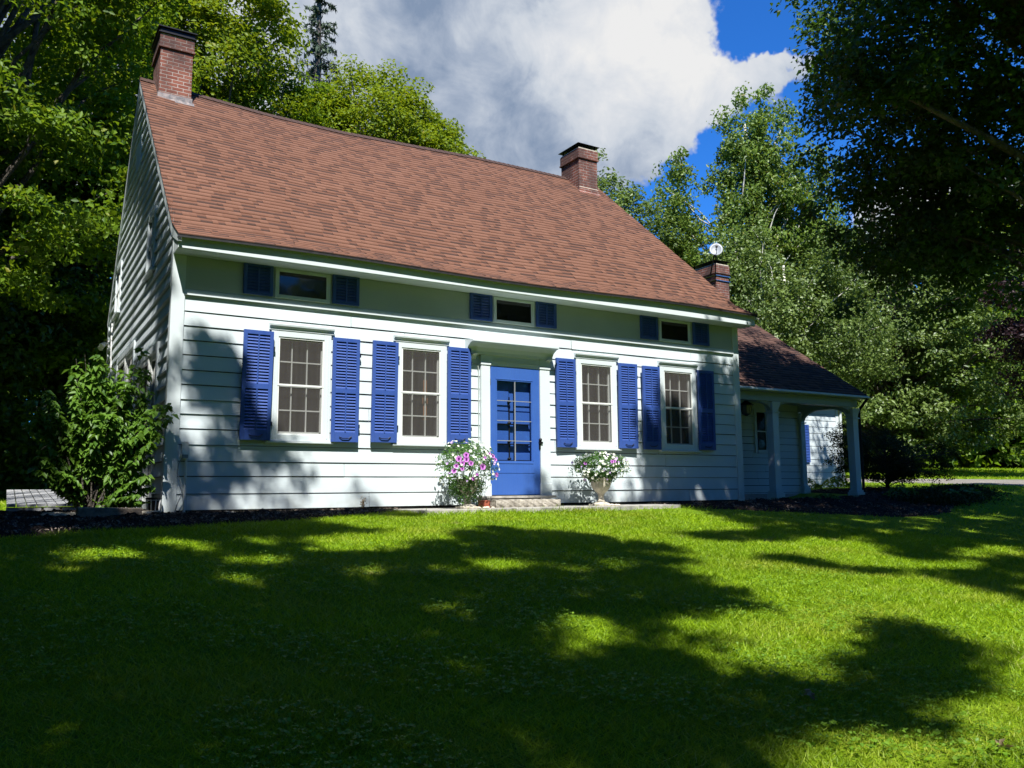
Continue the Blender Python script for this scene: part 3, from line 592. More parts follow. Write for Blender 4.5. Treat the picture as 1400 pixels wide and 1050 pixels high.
def place_shutters(proto, ch, spots, first=True):
    for i, (x, z, mirror, w, tilt) in enumerate(spots):
        if i == 0: s, cs = proto, ch
        else:
            s = proto.copy(); col.objects.link(s); s.parent = house; cs = []
            for c in ch:
                k = c.copy(); col.objects.link(k); k.parent = s; cs.append(k)
        s.location = (x, 0, z); s.rotation_euler = (rad(tilt[0]), rad(tilt[1]), rad(tilt[2]))
        for c in cs:
            if c.name.startswith('hinge') and mirror: c.location.x = w
            if c.name.startswith('holdback') and mirror: pass
sh, chs = shutter(.42, 1.56, [(.145, .725), (.80, 1.50)])
for o in [sh] + chs: pass
place_shutters(sh, chs, [(.91, .965, 1, .42, (1.2, .3, 0)), (2.225, .965, 0, .42, (.8, 0, 0)), (2.85, .975, 1, .42, (1, .2, 0)), (4.145, .985, 0, .42, (.5, 0, 0)),
                         (6.265, .965, 1, .42, (.7, -.6, 2)), (7.635, .975, 0, .42, (.9, 0, -2)), (8.205, .965, 1, .42, (1, -.4, 1)), (9.605, .98, 0, .42, (.8, -.2, 0))])
s2, ch2 = shutter(.42, .46, [(.045, .415)])
place_shutters(s2, ch2, [(x, 3.055, 0, .42, (0, 0, 0)) for x in (.905, 2.225, 4.585, 5.895, 8.245, 9.585)])
for o in col.objects:
    if o.name.startswith('shutter') and abs(o.location.z - 3.055) < .01: o.location.y = .045

# front door: pilasters, entablature, hood, storm door over a panelled blue door
p = MB()
for x0, x1 in ((4.775, 4.945), (5.935, 6.135)):
    p.box(x0, x1, -.075, .03, .13, 2.30).box(x0 - .012, x1 + .012, -.09, -.0, .10, .34).box(x0 - .01, x1 + .01, -.088, -.0, 2.302, 2.34).box(x0, x1, -.07, -.0, 2.34, 2.47)
p.build('door_surround', 'trim_paint', house, .004)
e = MB().box(4.946, 5.934, -.06, .03, 2.301, 2.47)
for z in (2.36, 2.385, 2.41): e.box(5.0, 5.88, -.068, -.06, z, z + .012)
e.build('entablature', 'trim_paint', house)
hd = MB().prism([(-.0, 2.471), (-.085, 2.471), (-.09, 2.52), (-.13, 2.58), (-.22, 2.63), (-.30, 2.645), (-.30, 2.67), (-.0, 2.705)], 'x', 4.50, 6.19)
for x in (4.60, 6.06): hd.prism([(-.0, 2.40), (-.05, 2.40), (-.07, 2.44), (-.15, 2.4705), (-.0, 2.4705)], 'x', x, x + .09)
hd.build('door_hood', 'trim_paint', house, .003)
MB().tube([(4.72, -.05, 2.44), (4.725, -.05, 2.3), (4.74, -.045, 2.2), (4.742, -.04, .2)], .008, 5).build('cable', 'shaded_trim_paint', house)
MB().box(4.72, 6.16, -.20, .02, .105, .145).build('door_sill', 'slab_stone', house, .006)
gx0, gx1, gz0, gz1 = 5.085, 5.765, .72, 2.06
dr = MB().box(DX0, gx0, -.055, -.02, DZ0, DZ1).box(gx1, DX1, -.055, -.02, DZ0, DZ1).box(gx0, gx1, -.055, -.02, gz1, DZ1).box(gx0, gx1, -.055, -.02, DZ0, gz0)
for a in ((gx0 - .03, gx1 + .03, gz0 - .045, gz0 - .02), (gx0 - .03, gx1 + .03, gz1 + .02, gz1 + .035), (gx0 - .03, gx0 - .018, gz0, gz1), (gx1 + .018, gx1 + .03, gz0, gz1), (gx0 - .05, gx1 + .05, gz0 - .20, gz0 - .19)): dr.box(a[0], a[1], -.062, -.055, a[2], a[3])
door = dr.build('storm_door', 'door_blue', house, .003)
mn = MB(); xm = gx0 + .355
mn.box(xm - .007, xm + .007, -.05, -.03, gz0, gz1)
for k in range(1, 4): mn.box(gx0, gx1, -.049, -.031, gz0 + (gz1 - gz0) * k / 4 - .006, gz0 + (gz1 - gz0) * k / 4 + .006)
mn.build('muntins', 'muntin_grey' if 0 else 'door_muntin', door) if 'door_muntin' in M else mn.build('muntins', 'dish_grey', door)
MB().quad((gx0, -.036, gz0), (gx1, -.036, gz0), (gx1, -.036, gz1), (gx0, -.036, gz1)).build('pane', 'door_glass', door)
MB().box(DX1 - .03, DX1 + .035, -.10, -.056, 1.02, 1.05).lathe((DX1 - .01, -.09, 1.06), [(.0, 0), (.025, .01), (.028, .03), (.015, .05), (0, .055)], 10).box(DX1 - .025, DX1 + .005, -.075, -.056, .93, 1.10).build('handle', 'dark_metal', door)
MB().box(DX0 - .012, DX0 + .01, -.062, -.045, 1.98, 2.08).build('hinge', 'chrome', door)
MB().box(DX0 - .012, DX0 + .01, -.062, -.045, .45, .55).build('hinge', 'chrome', door)
inn = MB().box(DX0, DX1, .075, .11, DZ0 - .05, DZ1)
for a in ((5.06, 5.40, .30, .86), (5.48, 5.82, .30, .86), (5.06, 5.40, .98, 1.55), (5.48, 5.82, .98, 1.55), (5.06, 5.40, 1.66, 2.12), (5.48, 5.82, 1.66, 2.12)):
    inn.prism([(a[0], .075), (a[1], .075), (a[1] - .03, .055), (a[0] + .03, .055)], 'z', a[2], a[3])
innd = inn.build('inner_door', 'door_blue', house, .003)
MB().box(DX0 - .02, DX0, -.02, .12, DZ0 - .05, DZ1).box(DX1, DX1 + .02, -.02, .12, DZ0 - .05, DZ1).box(DX0, DX1, -.02, .12, DZ1, DZ1 + .02).build('door_jamb', 'trim_paint', house)
k = MB().tube([(5.37, .03, .72), (5.37, .03, 1.80)], .011, 6)
for z in (1.72, 1.36, 1.05, .76): k.lathe((5.37, .03, z), [(0, -.028), (.03, -.012), (.034, 0), (.03, .012), (0, .028)], 10)
for z in (1.33, .995, .72): k.box(5.09, 5.76, .01, .05, z, z + .018)  # dark bars stand for the muntins' shadows on the inner door
k.build('pole_and_shadow_bars', 'dark_metal', door)

# gable openings ----------------------------------------------------------------------
def side_unit(y0, y1, z1, npan):
    o = MB().box(-.05, .06, y0 - .11, y0, -.0, z1 + .1).box(-.05, .06, y1, y1 + .11, -.0, z1 + .1).box(-.05, .06, y0, y1, z1, z1 + .1).box(-.06, .06, y0, y1, -.0, .08).build('glass_door', 'trim_paint', house, .004)
    f = MB(); wd = (y1 - y0) / npan
    for k in range(npan):
        a, c = y0 + k * wd, y0 + (k + 1) * wd; xx = -.01 - .03 * (k % 2)
        f.box(xx, xx + .035, a, a + .07, .08, z1).box(xx, xx + .035, c - .07, c, .08, z1).box(xx, xx + .035, a + .07, c - .07, .08, .2).box(xx, xx + .035, a + .07, c - .07, z1 - .08, z1)
    f.build('door_frame', 'muntin_white', o)
    MB().box(.02, .03, y0, y1, .08, z1).build('pane', 'window_glass', o)
side_unit(1.10, 3.50, 2.34, 3); side_unit(3.88, 6.28, 2.80, 2)
def side_window(y0, y1, z0, z1, name='side_window'):
    o = MB().box(-.05, .03, y0 - .09, y0, z0 - .06, z1 + .09).box(-.05, .03, y1, y1 + .09, z0 - .06, z1 + .09).box(-.05, .03, y0, y1, z1, z1 + .09).box(-.09, .03, y0 - .13, y1 + .13, z0 - .06, z0 - .01).build(name, 'trim_paint', house, .003)
    MB().box(-.012, -.0, y0, y1, z0, z1).build('pane', 'window_glass', o)
    MB().box(-.03, -.012, y0, y1, (z0 + z1) / 2 - .02, (z0 + z1) / 2 + .02).box(-.03, -.012, (y0 + y1) / 2 - .015, (y0 + y1) / 2 + .015, z0, z1).build('sash', 'muntin_white', o)
side_window(2.0, 2.64, 3.78, 4.70); side_window(6.62, 7.38, 3.97, 4.93); 
MB().box(-.04, .03, 4.25, 4.95, 6.28, 6.88).build('attic_hatch', 'siding_paint', house, .003)
fl = MB().box(-.06, -.03, 8.25, 8.4, 3.45, 3.6)
for y in (8.15, 8.5): fl.tube([(-.06, 8.32, 3.52), (-.12, y, 3.52)], .018, 6).tube([(-.12, y, 3.52), (-.2, y - .05, 3.44)], [.035, .065], 8)
fl.build('floodlight', 'plastic_white', house)
MB().tube([(-.045, 7.75, 3.9), (-.05, 7.6, 3.2), (-.045, 7.4, 2.6), (-.045, 7.4, .3)], .014, 5).build('cable', 'plastic_white', house)
# hose pipe and outlet at the front-left corner
cp = MB().box(.17, .25, -.075, -.03, .74, .92).box(.19, .235, -.10, -.075, .68, .77).tube([(.225, -.085, .72), (.225, -.075, .3), (.228, -.07, -.12)], .017, 7)
cd = cp.build('outlet_pipe', 'plastic_white', house)
MB().tube([(.18, -.09, .72), (.13, -.10, .62), (.12, -.09, .5), (.17, -.10, .36), (.19, -.10, .22), (.14, -.09, .1), (.1, -.08, -.05)], .007, 5).box(.17, .24, -.125, -.075, .70, .745).build('power_cord', 'dish_grey', cd)

# porch wing -------------------------------------------------------------------------------
PX1, PY0, PY1 = 15.75, 1.0, 2.55
wseams = [.0] + [.12 + .172 * i for i in range(14)]
clapboards(lambda u, o, z: (u, PY1 - o, z), wseams, lambda z: HW, lambda z: PX1 - .05, [(14.1, 14.8, 1.18, 2.12)], rg, lip=.014).build('porch_wall', 'siding_paint', house)
o = MB().box(14.02, 14.1, PY1 - .035, PY1 + .02, 1.1, 2.2).box(14.8, 14.88, PY1 - .035, PY1 + .02, 1.1, 2.2).box(14.1, 14.8, PY1 - .035, PY1 + .02, 2.12, 2.2).box(14.1, 14.8, PY1 - .05, PY1 + .02, 1.1, 1.18).build('porch_window', 'trim_paint', house)
MB().box(14.1, 14.8, PY1 + .005, PY1 + .015, 1.18, 2.12).build('pane', 'window_glass', o)
MB().box(14.1, 14.8, PY1 - .018, PY1 + .004, 1.63, 1.66).box(14.44, 14.46, PY1 - .015, PY1 + .003, 1.18, 2.12).build('sash', 'muntin_white', o)
fl = MB(); n = 12
fl.prism([(PY0 - .35, -.4), (PY1 + .1, -.4), (PY1 + .1, .10), (PY0 - .35, -.05)], 'x', HW + .03, PX1 + .35)
fl.build('porch_floor', 'slab_stone', house, .01)
MB().box(HW + .02, PX1 + .1, PY0, PY1, 2.36, 2.38).build('porch_ceiling', 'shaded_trim_paint', house)
def column(x, y, z0, z1, s=.095):
    c = MB().box(x - s, x + s, y - s, y + s, z0 + .22, z1 - .22).box(x - s - .045, x + s + .045, y - s - .045, y + s + .045, z0 - .02, z0 + .17)
    c.obox((x, y, z0 + .195), (s + .025, 0, 0), (0, s + .025, 0), (0, 0, .026)).box(x - s - .03, x + s + .03, y - s - .03, y + s + .03, z1 - .25, z1 - .22)
    n = len(c.v); a, b_ = s - .005, s + .045
    c.v += [(x + i * a, y + j * a, z1 - .219) for i, j in ((-1, -1), (1, -1), (1, 1), (-1, 1))] + [(x + i * b_, y + j * b_, z1) for i, j in ((-1, -1), (1, -1), (1, 1), (-1, 1))]
    c.f += [(n, n + 1, n + 5, n + 4), (n + 1, n + 2, n + 6, n + 5), (n + 2, n + 3, n + 7, n + 6), (n + 3, n, n + 4, n + 7), (n + 4, n + 5, n + 6, n + 7)]
    c.build('column', 'trim_paint', house, .006)
column(12.93, PY0, -.05, 2.17); column(PX1, PY0, -.05, 2.14); column(PX1, PY1, .08, 2.14, .08)
MB().box(HW + .02, PX1 + .1, PY0 - .09, PY0 + .09, 2.18, 2.37).box(PX1 - .09, PX1 + .09, PY0 + .09, PY1 + .1, 2.18, 2.37).build('porch_beam', 'shaded_trim_paint', house, .004)
def bracket(mb, P, du, w=.5, h=.34, t=.05, plane='x', at=0.):
    """quarter-arch filler: P the inner corner under the beam, du = +1/-1 direction away from the post"""
    pts = [(P, 2.18), (P + du * w, 2.18)] + [(P + du * w * (1 - math.sin(a)), 2.18 - h * (1 - math.cos(a))) for a in [math.pi / 2 * k / 7 for k in range(1, 8)]]
    if plane == 'x': mb.prism(pts, 'y', at - t, at + t)
    else: mb.prism(pts, 'x', at - t, at + t)
for P, du, w_, h_, pl, at_ in ((12.83, -1, .55, .2, 'x', PY0), (13.03, 1, .55, .2, 'x', PY0), (PX1 - .1, -1, .55, .2, 'x', PY0), (HW + .02, 1, .55, .2, 'x', PY0), (PY0 + .1, 1, .5, .3, 'y', PX1), (PY1 - .08, -1, .5, .3, 'y', PX1)):
    br = MB(); bracket(br, P, du, w_, h_, plane=pl, at=at_); br.build('arch_bracket', 'shaded_trim_paint', house)
def wing_pt(x, s): return np.stack([x, .72 + (4.95 - .72) * s, 2.45 + (5.38 - 2.45) * s + 0 * x], -1)
shingles('wing_roof', 'shingle_dark', house, wing_pt, HW + .02, 16.02, 5.15, 5)
MB().quad((HW, .72, 2.44), (16.02, .72, 2.44), (16.02, 4.95, 5.37), (HW, 4.95, 5.37)).quad((HW, 4.95, 5.37), (16.02, 4.95, 5.37), (16.02, 8.4, 3.2), (HW, 8.4, 3.2)).build('wing_roof_deck', 'shingle_dark', house)
MB().prism([(.72, 2.36), (.70, 2.44), (.74, 2.45), (.95, 2.45), (.95, 2.37)], 'x', HW + .02, 16.0).build('porch_fascia', 'shaded_trim_paint', house)
MB().box(HW + .02, 16.03, .655, .70, 2.38, 2.425).build('gutter', 'trim_paint', house, .006)
MB().prism([(.75, 2.38), (4.95, 5.30), (4.95, 5.16), (.95, 2.36)], 'x', 15.93, 15.96).build('wing_rake', 'shaded_trim_paint', house)
MB().prism([(PY1, 2.37), (PY1, 3.45), (4.95, 5.1), (8.2, 3.1), (8.2, 0), (PY1 + 0.02, 0)], 'x', PX1 - .06, PX1 - .02).build('wing_gable', 'siding_paint', house)
MB().tube([(15.98, .70, 2.38), (15.95, .85, 2.2), (15.93, .92, 2.1), (15.93, .92, -.05)], .035, 8).build('downspout', 'dark_metal', house)
# rear addition seen through the porch
AX1, AY = 19.45, 4.2
clapboards(lambda u, o, z: (u, AY - o, z), [.1 + .19 * i for i in range(15)], lambda z: PX1, lambda z: AX1 - .1, [], rg, lip=.016).build('addition_wall', 'siding_paint', house)
MB().box(PX1, AX1 - .02, AY + .02, 8.2, -.1, 2.74).build('addition_walls', 'siding_paint', house)
MB().box(AX1 - .12, AX1 + .01, AY - .03, AY + .1, .0, 2.74).build('corner_board', 'trim_paint', house, .004)
MB().box(PX1 + .05, AX1 + .15, AY - .28, AY, 2.72, 2.80).build('addition_cornice', 'trim_paint', house)
MB().quad((PX1 + .03, AY - .32, 2.81), (AX1 + .2, AY - .32, 2.81), (AX1 - .2, 6.2, 3.35), (PX1 + .03, 6.2, 3.35)).quad((PX1 + .03, 6.2, 3.35), (AX1 - .2, 6.2, 3.35), (AX1 + .2, 8.4, 2.8), (PX1 + .03, 8.4, 2.8)).quad((AX1 + .2, AY - .32, 2.81), (AX1 + .2, 8.4, 2.8), (AX1 - .2, 6.2, 3.35), (AX1 - .2, 6.2, 3.35)).build('addition_roof', 'shingle_dark', house)
MB().tube([(AX1 + .06, AY - .08, 2.7), (AX1 + .06, AY - .05, 2.4), (AX1 + .06, AY - .05, .2)], .04, 8).build('downspout', 'trim_paint', house)
s3 = MB().box(17.72, 18.06, AY - .06, AY - .025, .96, 2.05).build('shutter', 'blue_paint', house, .003)
MB().box(18.06 + 0, 18.061, AY - .05, AY - .03, 1, 2).build('louvers', 'blue_paint', s3) if 0 else None
ld = MB()
for k in range(22): ld.obox((17.89, AY - .066, 1.03 + k * .045), (.13, 0, 0), (0, .006, .012), (0, -.002, .003))
ld.build('louvers', 'blue_paint', s3)

for bk_ in BK: bk_.build('dark_seam_strip', 'dark_metal', house)  # dark strips added behind the board gaps, shade of the seams as colour
# ------------------------------------------------------------------ things near the house
d = thing('satellite_dish', 'round grey satellite dish on a short mast by the rear brick chimney', 'satellite dish', (15.0, 4.62, 6.0))
dc = Vector((14.96, 4.5, 6.93)); dn = Vector((-.62, -.70, .28)).normalized()
ax = dn.cross(Vector((0, 0, 1))).normalized(); az = ax.cross(dn)
m = MB(); N_ = 28
for j in range(5):
    r = .20 * j / 4
    for k in range(N_):
        t = 2 * math.pi * k / N_; p = dc + ax * (r * .93) * math.cos(t) + az * r * math.sin(t) + dn * (r * r * 1.0); m.v.append(tuple(p))
for j in range(4):
    for k in range(N_): m.f.append((j * N_ + k, j * N_ + (k + 1) % N_, (j + 1) * N_ + (k + 1) % N_, (j + 1) * N_ + k))
o = m.build('dish', 'dish_grey', d, smooth=True); sd = o.modifiers.new('thickness', 'SOLIDIFY'); sd.thickness = .008
MB().tube([tuple(dc - dn * .02), (15.1, 4.75, 6.75), (15.42, 5.2, 6.45)], .022, 8).tube([tuple(dc - dn * .02), (15.12, 4.72, 6.2), (15.42, 5.05, 6.1)], .014, 6).build('mast', 'dark_metal', d)
MB().tube([tuple(dc - az * .17), tuple(dc + dn * .25 - az * .05)], .009, 6).obox(dc + dn * .26 - az * .04, ax * .03, az * .03, dn * .04).build('receiver_arm', 'dark_metal', d)

l = thing('hanging_lantern', 'dark metal lantern hanging under the porch ceiling beside the main house', 'lantern', (12.45, 1.32, 2.36))
lx, ly = 12.45, 1.32
MB().tube([(lx, ly, 2.36), (lx, ly, 2.24)], .008, 6).lathe((lx, ly, 2.12), [(.0, .13), (.03, .12), (.05, .07), (.17, .0), (.16, -.015), (.0, -.015)], 8).build('canopy', 'dark_metal', l)
MB().lathe((lx, ly, 1.9), [(.09, .0), (.13, .2)], 8).build('lamp_glass', 'lamp_glass', l)
cg = MB()
for k in range(8):
    t = 2 * math.pi * k / 8; cg.tube([(lx + .092 * math.cos(t), ly + .092 * math.sin(t), 1.9), (lx + .133 * math.cos(t), ly + .133 * math.sin(t), 2.1)], .007, 4)
cg.lathe((lx, ly, 1.9), [(.0, -.04), (.05, -.02), (.095, 0), (.095, .012)], 8).build('cage', 'dark_metal', l)

# stone doorstep and the little red brick
st = thing('doorstep', 'rough grey stone slab step below the blue front door', 'step', (5.3, -.5, -.03))
rs = random.Random(4); m = MB(); nx, ny = 22, 8; x0, x1, y0, y1 = 4.66, 5.88, -.72, -.205; zt = .088
def jag(a, b): return .012 * math.sin(a * 7 + b * 3) + .008 * rs.uniform(-1, 1)
top = [[(x0 + (x1 - x0) * i / nx + (jag(i, j) if i in (0, nx) else 0), y0 + (y1 - y0) * j / ny + (jag(i, 1) if j == 0 else 0), zt + .004 * rs.uniform(-1, 1)) for i in range(nx + 1)] for j in range(ny + 1)]
base = len(m.v)
for r_ in top: m.v += r_
for j in range(ny):
    for i in range(nx): q = base + j * (nx + 1) + i; m.f.append((q, q + 1, q + nx + 2, q + nx + 1))
lv = [zt, .06, .03, .0, -.05]
for a in range(4):
    n = len(m.v)
    for z in lv[a:a + 2]:
        for i in range(nx + 1): t_ = top[0][i]; m.v.append((t_[0], t_[1] - .014 * math.sin(math.pi * (zt - z) / .14) + .006 * math.sin(i * 2.3 + z * 60), z if z < zt else t_[2]))
    for i in range(nx): m.f.append((n + i, n + i + 1, n + nx + 2 + i, n + nx + 1 + i))
for i_ in (0, nx):
    n = len(m.v); c0, c1_ = top[0][i_], top[ny][i_]
    m.v += [c0, c1_, (c1_[0], c1_[1], -.05), (c0[0], c0[1], -.05)]; m.f.append((n, n + 1, n + 2, n + 3))
m.build('slab', 'stone', st)
o = MB().box(4.50, 4.60, -.66, -.45, -.03, .085).build('loose_brick', 'red_brick', None, .006); props(o, 'single red brick standing on end left of the stone doorstep', 'brick')

# paving slabs along the wall
V = []; F = []
m = MB()
for (a, b_, c, e, z) in ((3.25, 4.72, -1.15, -.02, -.035), (4.735, 6.0, -1.22, -.02, -.03), (6.015, 7.2, -1.15, -.02, -.033), (7.215, 8.25, -1.02, -.02, -.036)):
    m.prism([(a + .02, c + .03), (a + .3, c - .02), (b_ - .25, c + .01), (b_, c + .05), (b_, e), (a, e)], 'z', z - .15, z)
props(m.build('stone_path', 'slab_stone', None, .006), 'pale stone paving slabs along the foot of the front wall', None, None, 'structure')

# urns -------------------------------------------------------------------------------
def urn(cx, cy, z, s, label):
    u = thing('stone_urn', label, 'urn', (cx, cy, z), 'stone urns either side of the front door')
    MB().lathe((cx, cy, z), [(.0, .05 * s), (.075 * s, .06 * s), (.055 * s, .10 * s), (.044 * s, .15 * s), (.056 * s, .20 * s), (.11 * s, .25 * s), (.155 * s, .31 * s), (.172 * s, .37 * s), (.165 * s, .42 * s), (.19 * s, .45 * s), (.195 * s, .47 * s), (.17 * s, .475 * s), (.15 * s, .42 * s), (.0, .41 * s)], 28).build('bowl', 'urn_stone', u, smooth=True)
    MB().box(cx - .15 * s, cx + .15 * s, cy - .15 * s, cy + .15 * s, z, z + .03 * s).lathe((cx, cy, z), [(.15 * s, .03 * s), (.13 * s, .045 * s), (.085 * s, .065 * s), (.0, .07 * s)], 28).build('foot', 'urn_stone', u, .004)
urn(4.22, -.62, -.033, .95, 'mossy grey stone urn buried under trailing pink and white petunias')
urn(6.78, -.62, -.036, 1.0, 'pale stone urn with a slim waist under low white petunias')
def petunias(cx, cy, cz, rx, rz, label, seed, trail, blooms, nw=230):
    rng = np.random.default_rng(seed)
    p = thing('petunia_plant', label, 'flowers', (cx, cy, cz - rz * .6), 'petunias in the urns')
    n = 3600; D = unit(rng.normal(size=(n, 3))); r = rng.uniform(.45, 1.0, n) ** .5 * (1 + .16 * np.sin(D[:, 0] * 6 + seed) * np.cos(D[:, 2] * 5 + D[:, 1] * 4)) 
    S_ = np.array((rx, rx * .85, rz)); C = np.array((cx, cy, cz)) + D * r[:, None] * S_
    low = C[:, 2] < cz - .1 * rz; C[low, 2] -= trail * rng.random(low.sum()) * .5
    C[:, :2] = np.where((C[:, 2] < cz - .4 * rz)[:, None], np.array((cx, cy)) + (C[:, :2] - np.array((cx, cy))) * .66, C[:, :2])
    C[:, 1] = np.minimum(C[:, 1], -.06)
    leaf_mesh('foliage', 'leaf_petunia', p, rng, C, D * .8 + np.array((0, -.2, .5)) + rng.normal(size=(n, 3)) * .5, rng.uniform(.03, .055, n), aspect=.5)
    m = MB()
    for k in range(26):
        d_ = unit(rng.normal(size=3)); e = np.array((cx, cy, cz)) + d_ * S_ * .9; e[1] = min(e[1], -.06)
        m.tube([(cx, cy, cz - rz * .7), tuple((np.array((cx, cy, cz - rz * .3)) + e) / 2), tuple(e)], [.006, .004, .002], 4)
    m.build('stems', 'leaf_petunia', p)
    def bloom(c, nrm, r, jitter=0.):
        nrm = Vector(nrm).normalized(); a = nrm.cross(Vector((.3, .2, 1))).normalized(); b_ = nrm.cross(a); vs = [tuple(Vector(c) - nrm * r * .55)]; K = 15
        for k in range(K):
            t = 2 * math.pi * k / K + jitter; rr = r * (1 + .10 * math.cos(5 * t)); vs.append(tuple(Vector(c) + (a * math.cos(t) + b_ * math.sin(t)) * rr + nrm * (.05 * r * math.sin(5 * t))))
        return vs, [(0, 1 + k, 1 + (k + 1) % K) for k in range(K)]
    # the many small white ones
    D = unit(rng.normal(size=(nw * 3, 3)) + np.array((.25, -.4, .35)))[:nw]; mw = MB(); ml = MB()
    for k in range(nw):
        c = np.array((cx, cy, cz)) + D[k] * S_ * rng.uniform(.93, 1.12); c[1] = min(c[1], -.09)
        tgt = ml if rng.random() < .13 else mw
        vs, fs = bloom(c, D[k] + np.array((0, -.4, .3)) + rng.normal(size=3) * .3, rng.uniform(.014, .027), rng.random()); n0 = len(tgt.v); tgt.v += vs; tgt.f += [tuple(n0 + i for i in f) for f in fs]
    props(mw.build('white_blossoms', 'petal_white', p), None, None, None, 'stuff'); props(ml.build('lilac_blossoms', 'petal_lilac', p), None, None, None, 'stuff')
    for (bx, bz, r) in blooms:
        c = (cx + bx * rx, cy - rx * .85 * math.sqrt(max(.05, 1 - bx * bx - bz * bz)) - .03, cz + bz * rz)
        vs, fs = bloom(c, (bx * .6 - .2, -1, bz * .5 + .25), r); mm = MB(); mm.v = vs; mm.f = fs; fo = mm.build('flower', 'petal_pink', p)
        vs, fs = bloom(tuple(Vector(c) + Vector((-.002, -.006, .001))), (bx * .6 - .2, -1, bz * .5 + .25), r * .38); mm = MB(); mm.v = vs; mm.f = fs; mm.build('throat', 'petal_eye', fo)
petunias(4.20, -.62, .58, .49, .42, 'tall mound of white and pink petunias spilling over the urn left of the door', 11, .42,
         [(-.62, .3, .046), (-.40, .44, .044), (-.42, .28, .044), (-.54, .14, .038), (-.30, .14, .038), (.08, .02, .048), (-.75, -.12, .038), (.82, -.25, .036), (-.7, .05, .034), (-.55, -.05, .03), (.6, .42, .034), (.72, .3, .03), (-.2, -.4, .026), (.45, .5, .024), (-.1, -.25, .022), (.2, .35, .022)], 150)
petunias(6.76, -.62, .62, .52, .24, 'low spreading mound of mostly white petunias in the urn right of the door', 12, .15,
         [(-.15, .30, .03), (-.05, .33, .03), (-.88, .2, .028)])
def pebbles(name, spots, label, m='shell_white'):
    o = MB(); r_ = random.Random(9)
    for (x, y, z, s) in spots:
        o.lathe((x, y, z), [(0, 0), (s * .7, .004), (s, s * .3), (s * .75, s * .62), (0, s * .8)], 9)
    for i, v in enumerate(o.v): o.v[i] = (v[0] + r_.uniform(-.004, .004), v[1] + r_.uniform(-.004, .004), v[2])
    props(o.build(name, m, None, smooth=True), label, 'stones')
pebbles('pebbles', [(4.36, -.9, -.033, .035), (4.43, -.86, -.033, .04), (4.52, -.88, -.033, .03), (4.30, -.86, -.033, .03), (4.47, -.80, -.033, .03)], 'cluster of pale shells at the foot of the left urn')
pebbles('pebbles', [(6.72, -.9, -.036, .04), (6.80, -.88, -.036, .045), (6.90, -.87, -.036, .04), (6.97, -.85, -.036, .035)], 'cluster of cream shells at the foot of the right urn')

# dried stalk in the bed
dp = thing('dried_plant', 'small dried seedhead plant against the siding in the mulch bed', 'plant', (2.72, -.14, -.06))
m = MB()
for k in range(7): m.tube([(2.72, -.14, -.06), (2.72 + rs.uniform(-.03, .03), -.14, .04), (2.72 + rs.uniform(-.05, .05), -.14 + rs.uniform(-.03, .03), rs.uniform(.08, .16))], .004, 4)
m.build('stalk', 'dry_leaf', dp); rng = np.random.default_rng(2)
leaf_mesh('seedheads', 'dry_leaf', dp, rng, np.array((2.72, -.14, .08)) + rng.normal(size=(60, 3)) * (.025, .02, .04), rng.normal(size=(60, 3)), .022)

# left corner: timber, cut stones, deck ramp ----------------------------------------------
o = MB().obox((-.72, -.55, .005), (.36, .03, -.012), (-.006, .07, 0), (0, 0, .06)).build('timber', 'weathered_wood', None, .012); props(o, 'short weathered timber lying under the leafy shrub', 'timber')
for i, (x, y, z, s, lb) in enumerate(((-.22, -.35, -.04, .10, 'rough grey stone between the timber and the corner of the house'), (-1.25, -.3, -.08, .17, 'flat pale stone in the bed left of the timber'), (-1.55, -1.3, -.15, .13, 'brown stone half buried at the lawn side of the mulch bed'), (.75, -.22, -.07, .10, 'small grey stone at the foot of the front siding'))):
    st_ = MB(); r_ = random.Random(i)
    st_.lathe((x, y, z), [(0, -.02), (s, -.01), (s * 1.1, s * .25), (s * .8, s * .5), (0, s * .55)], 11)
    st_.v = [(x + (a - x) * 1.25 + r_.uniform(-.012, .012), b_ + r_.uniform(-.012, .012), c + r_.uniform(-.008, .008)) for a, b_, c in st_.v]
    props(st_.build('stone', 'stone', None), lb, 'stone')
vg = thing('wire_planter', 'small striped wire basket standing by the side door', 'basket', (-.16, -.1, -.06))
m = MB()
for k in range(9): t_ = 2 * math.pi * k / 9; m.tube([(-.16 + .07 * math.cos(t_), -.12 + .07 * math.sin(t_), -.06), (-.16 + .09 * math.cos(t_), -.12 + .09 * math.sin(t_), .17)], .008, 5)
m.build('wires', 'plastic_white', vg); MB().lathe((-.16, -.12, .15), [(.085, 0), (.1, .01), (.1, .025), (.085, .03)], 16).lathe((-.16, -.12, -.06), [(0, 0), (.06, .0), (.075, .2), (0, .2)], 12).build('liner', 'dark_metal', vg)
dk = thing('wooden_deck', 'low grey board deck behind the leafy shrub at the side of the house', 'deck', (-1.1, 4.5, 0))
m = MB(); x = -1.80
while x < -.22:
    m.obox((x + .06, 4.5, .185), (.0565, 0, 0), (0, 2.5, .115), (0, -.0008, .018)); x += .128
m.build('board', 'deck_wood', dk)
m = MB().box(-1.80, -.22, 2.03, 2.06, -.12, .045)
m.build('rim_joist', 'weathered_wood', dk)
m = MB(); x = -1.80
while x < -.25: m.box(x, x + .2, 1.985, 2.028, -.02, .035); x += .235
m.build('edge_block', 'deck_wood', dk)
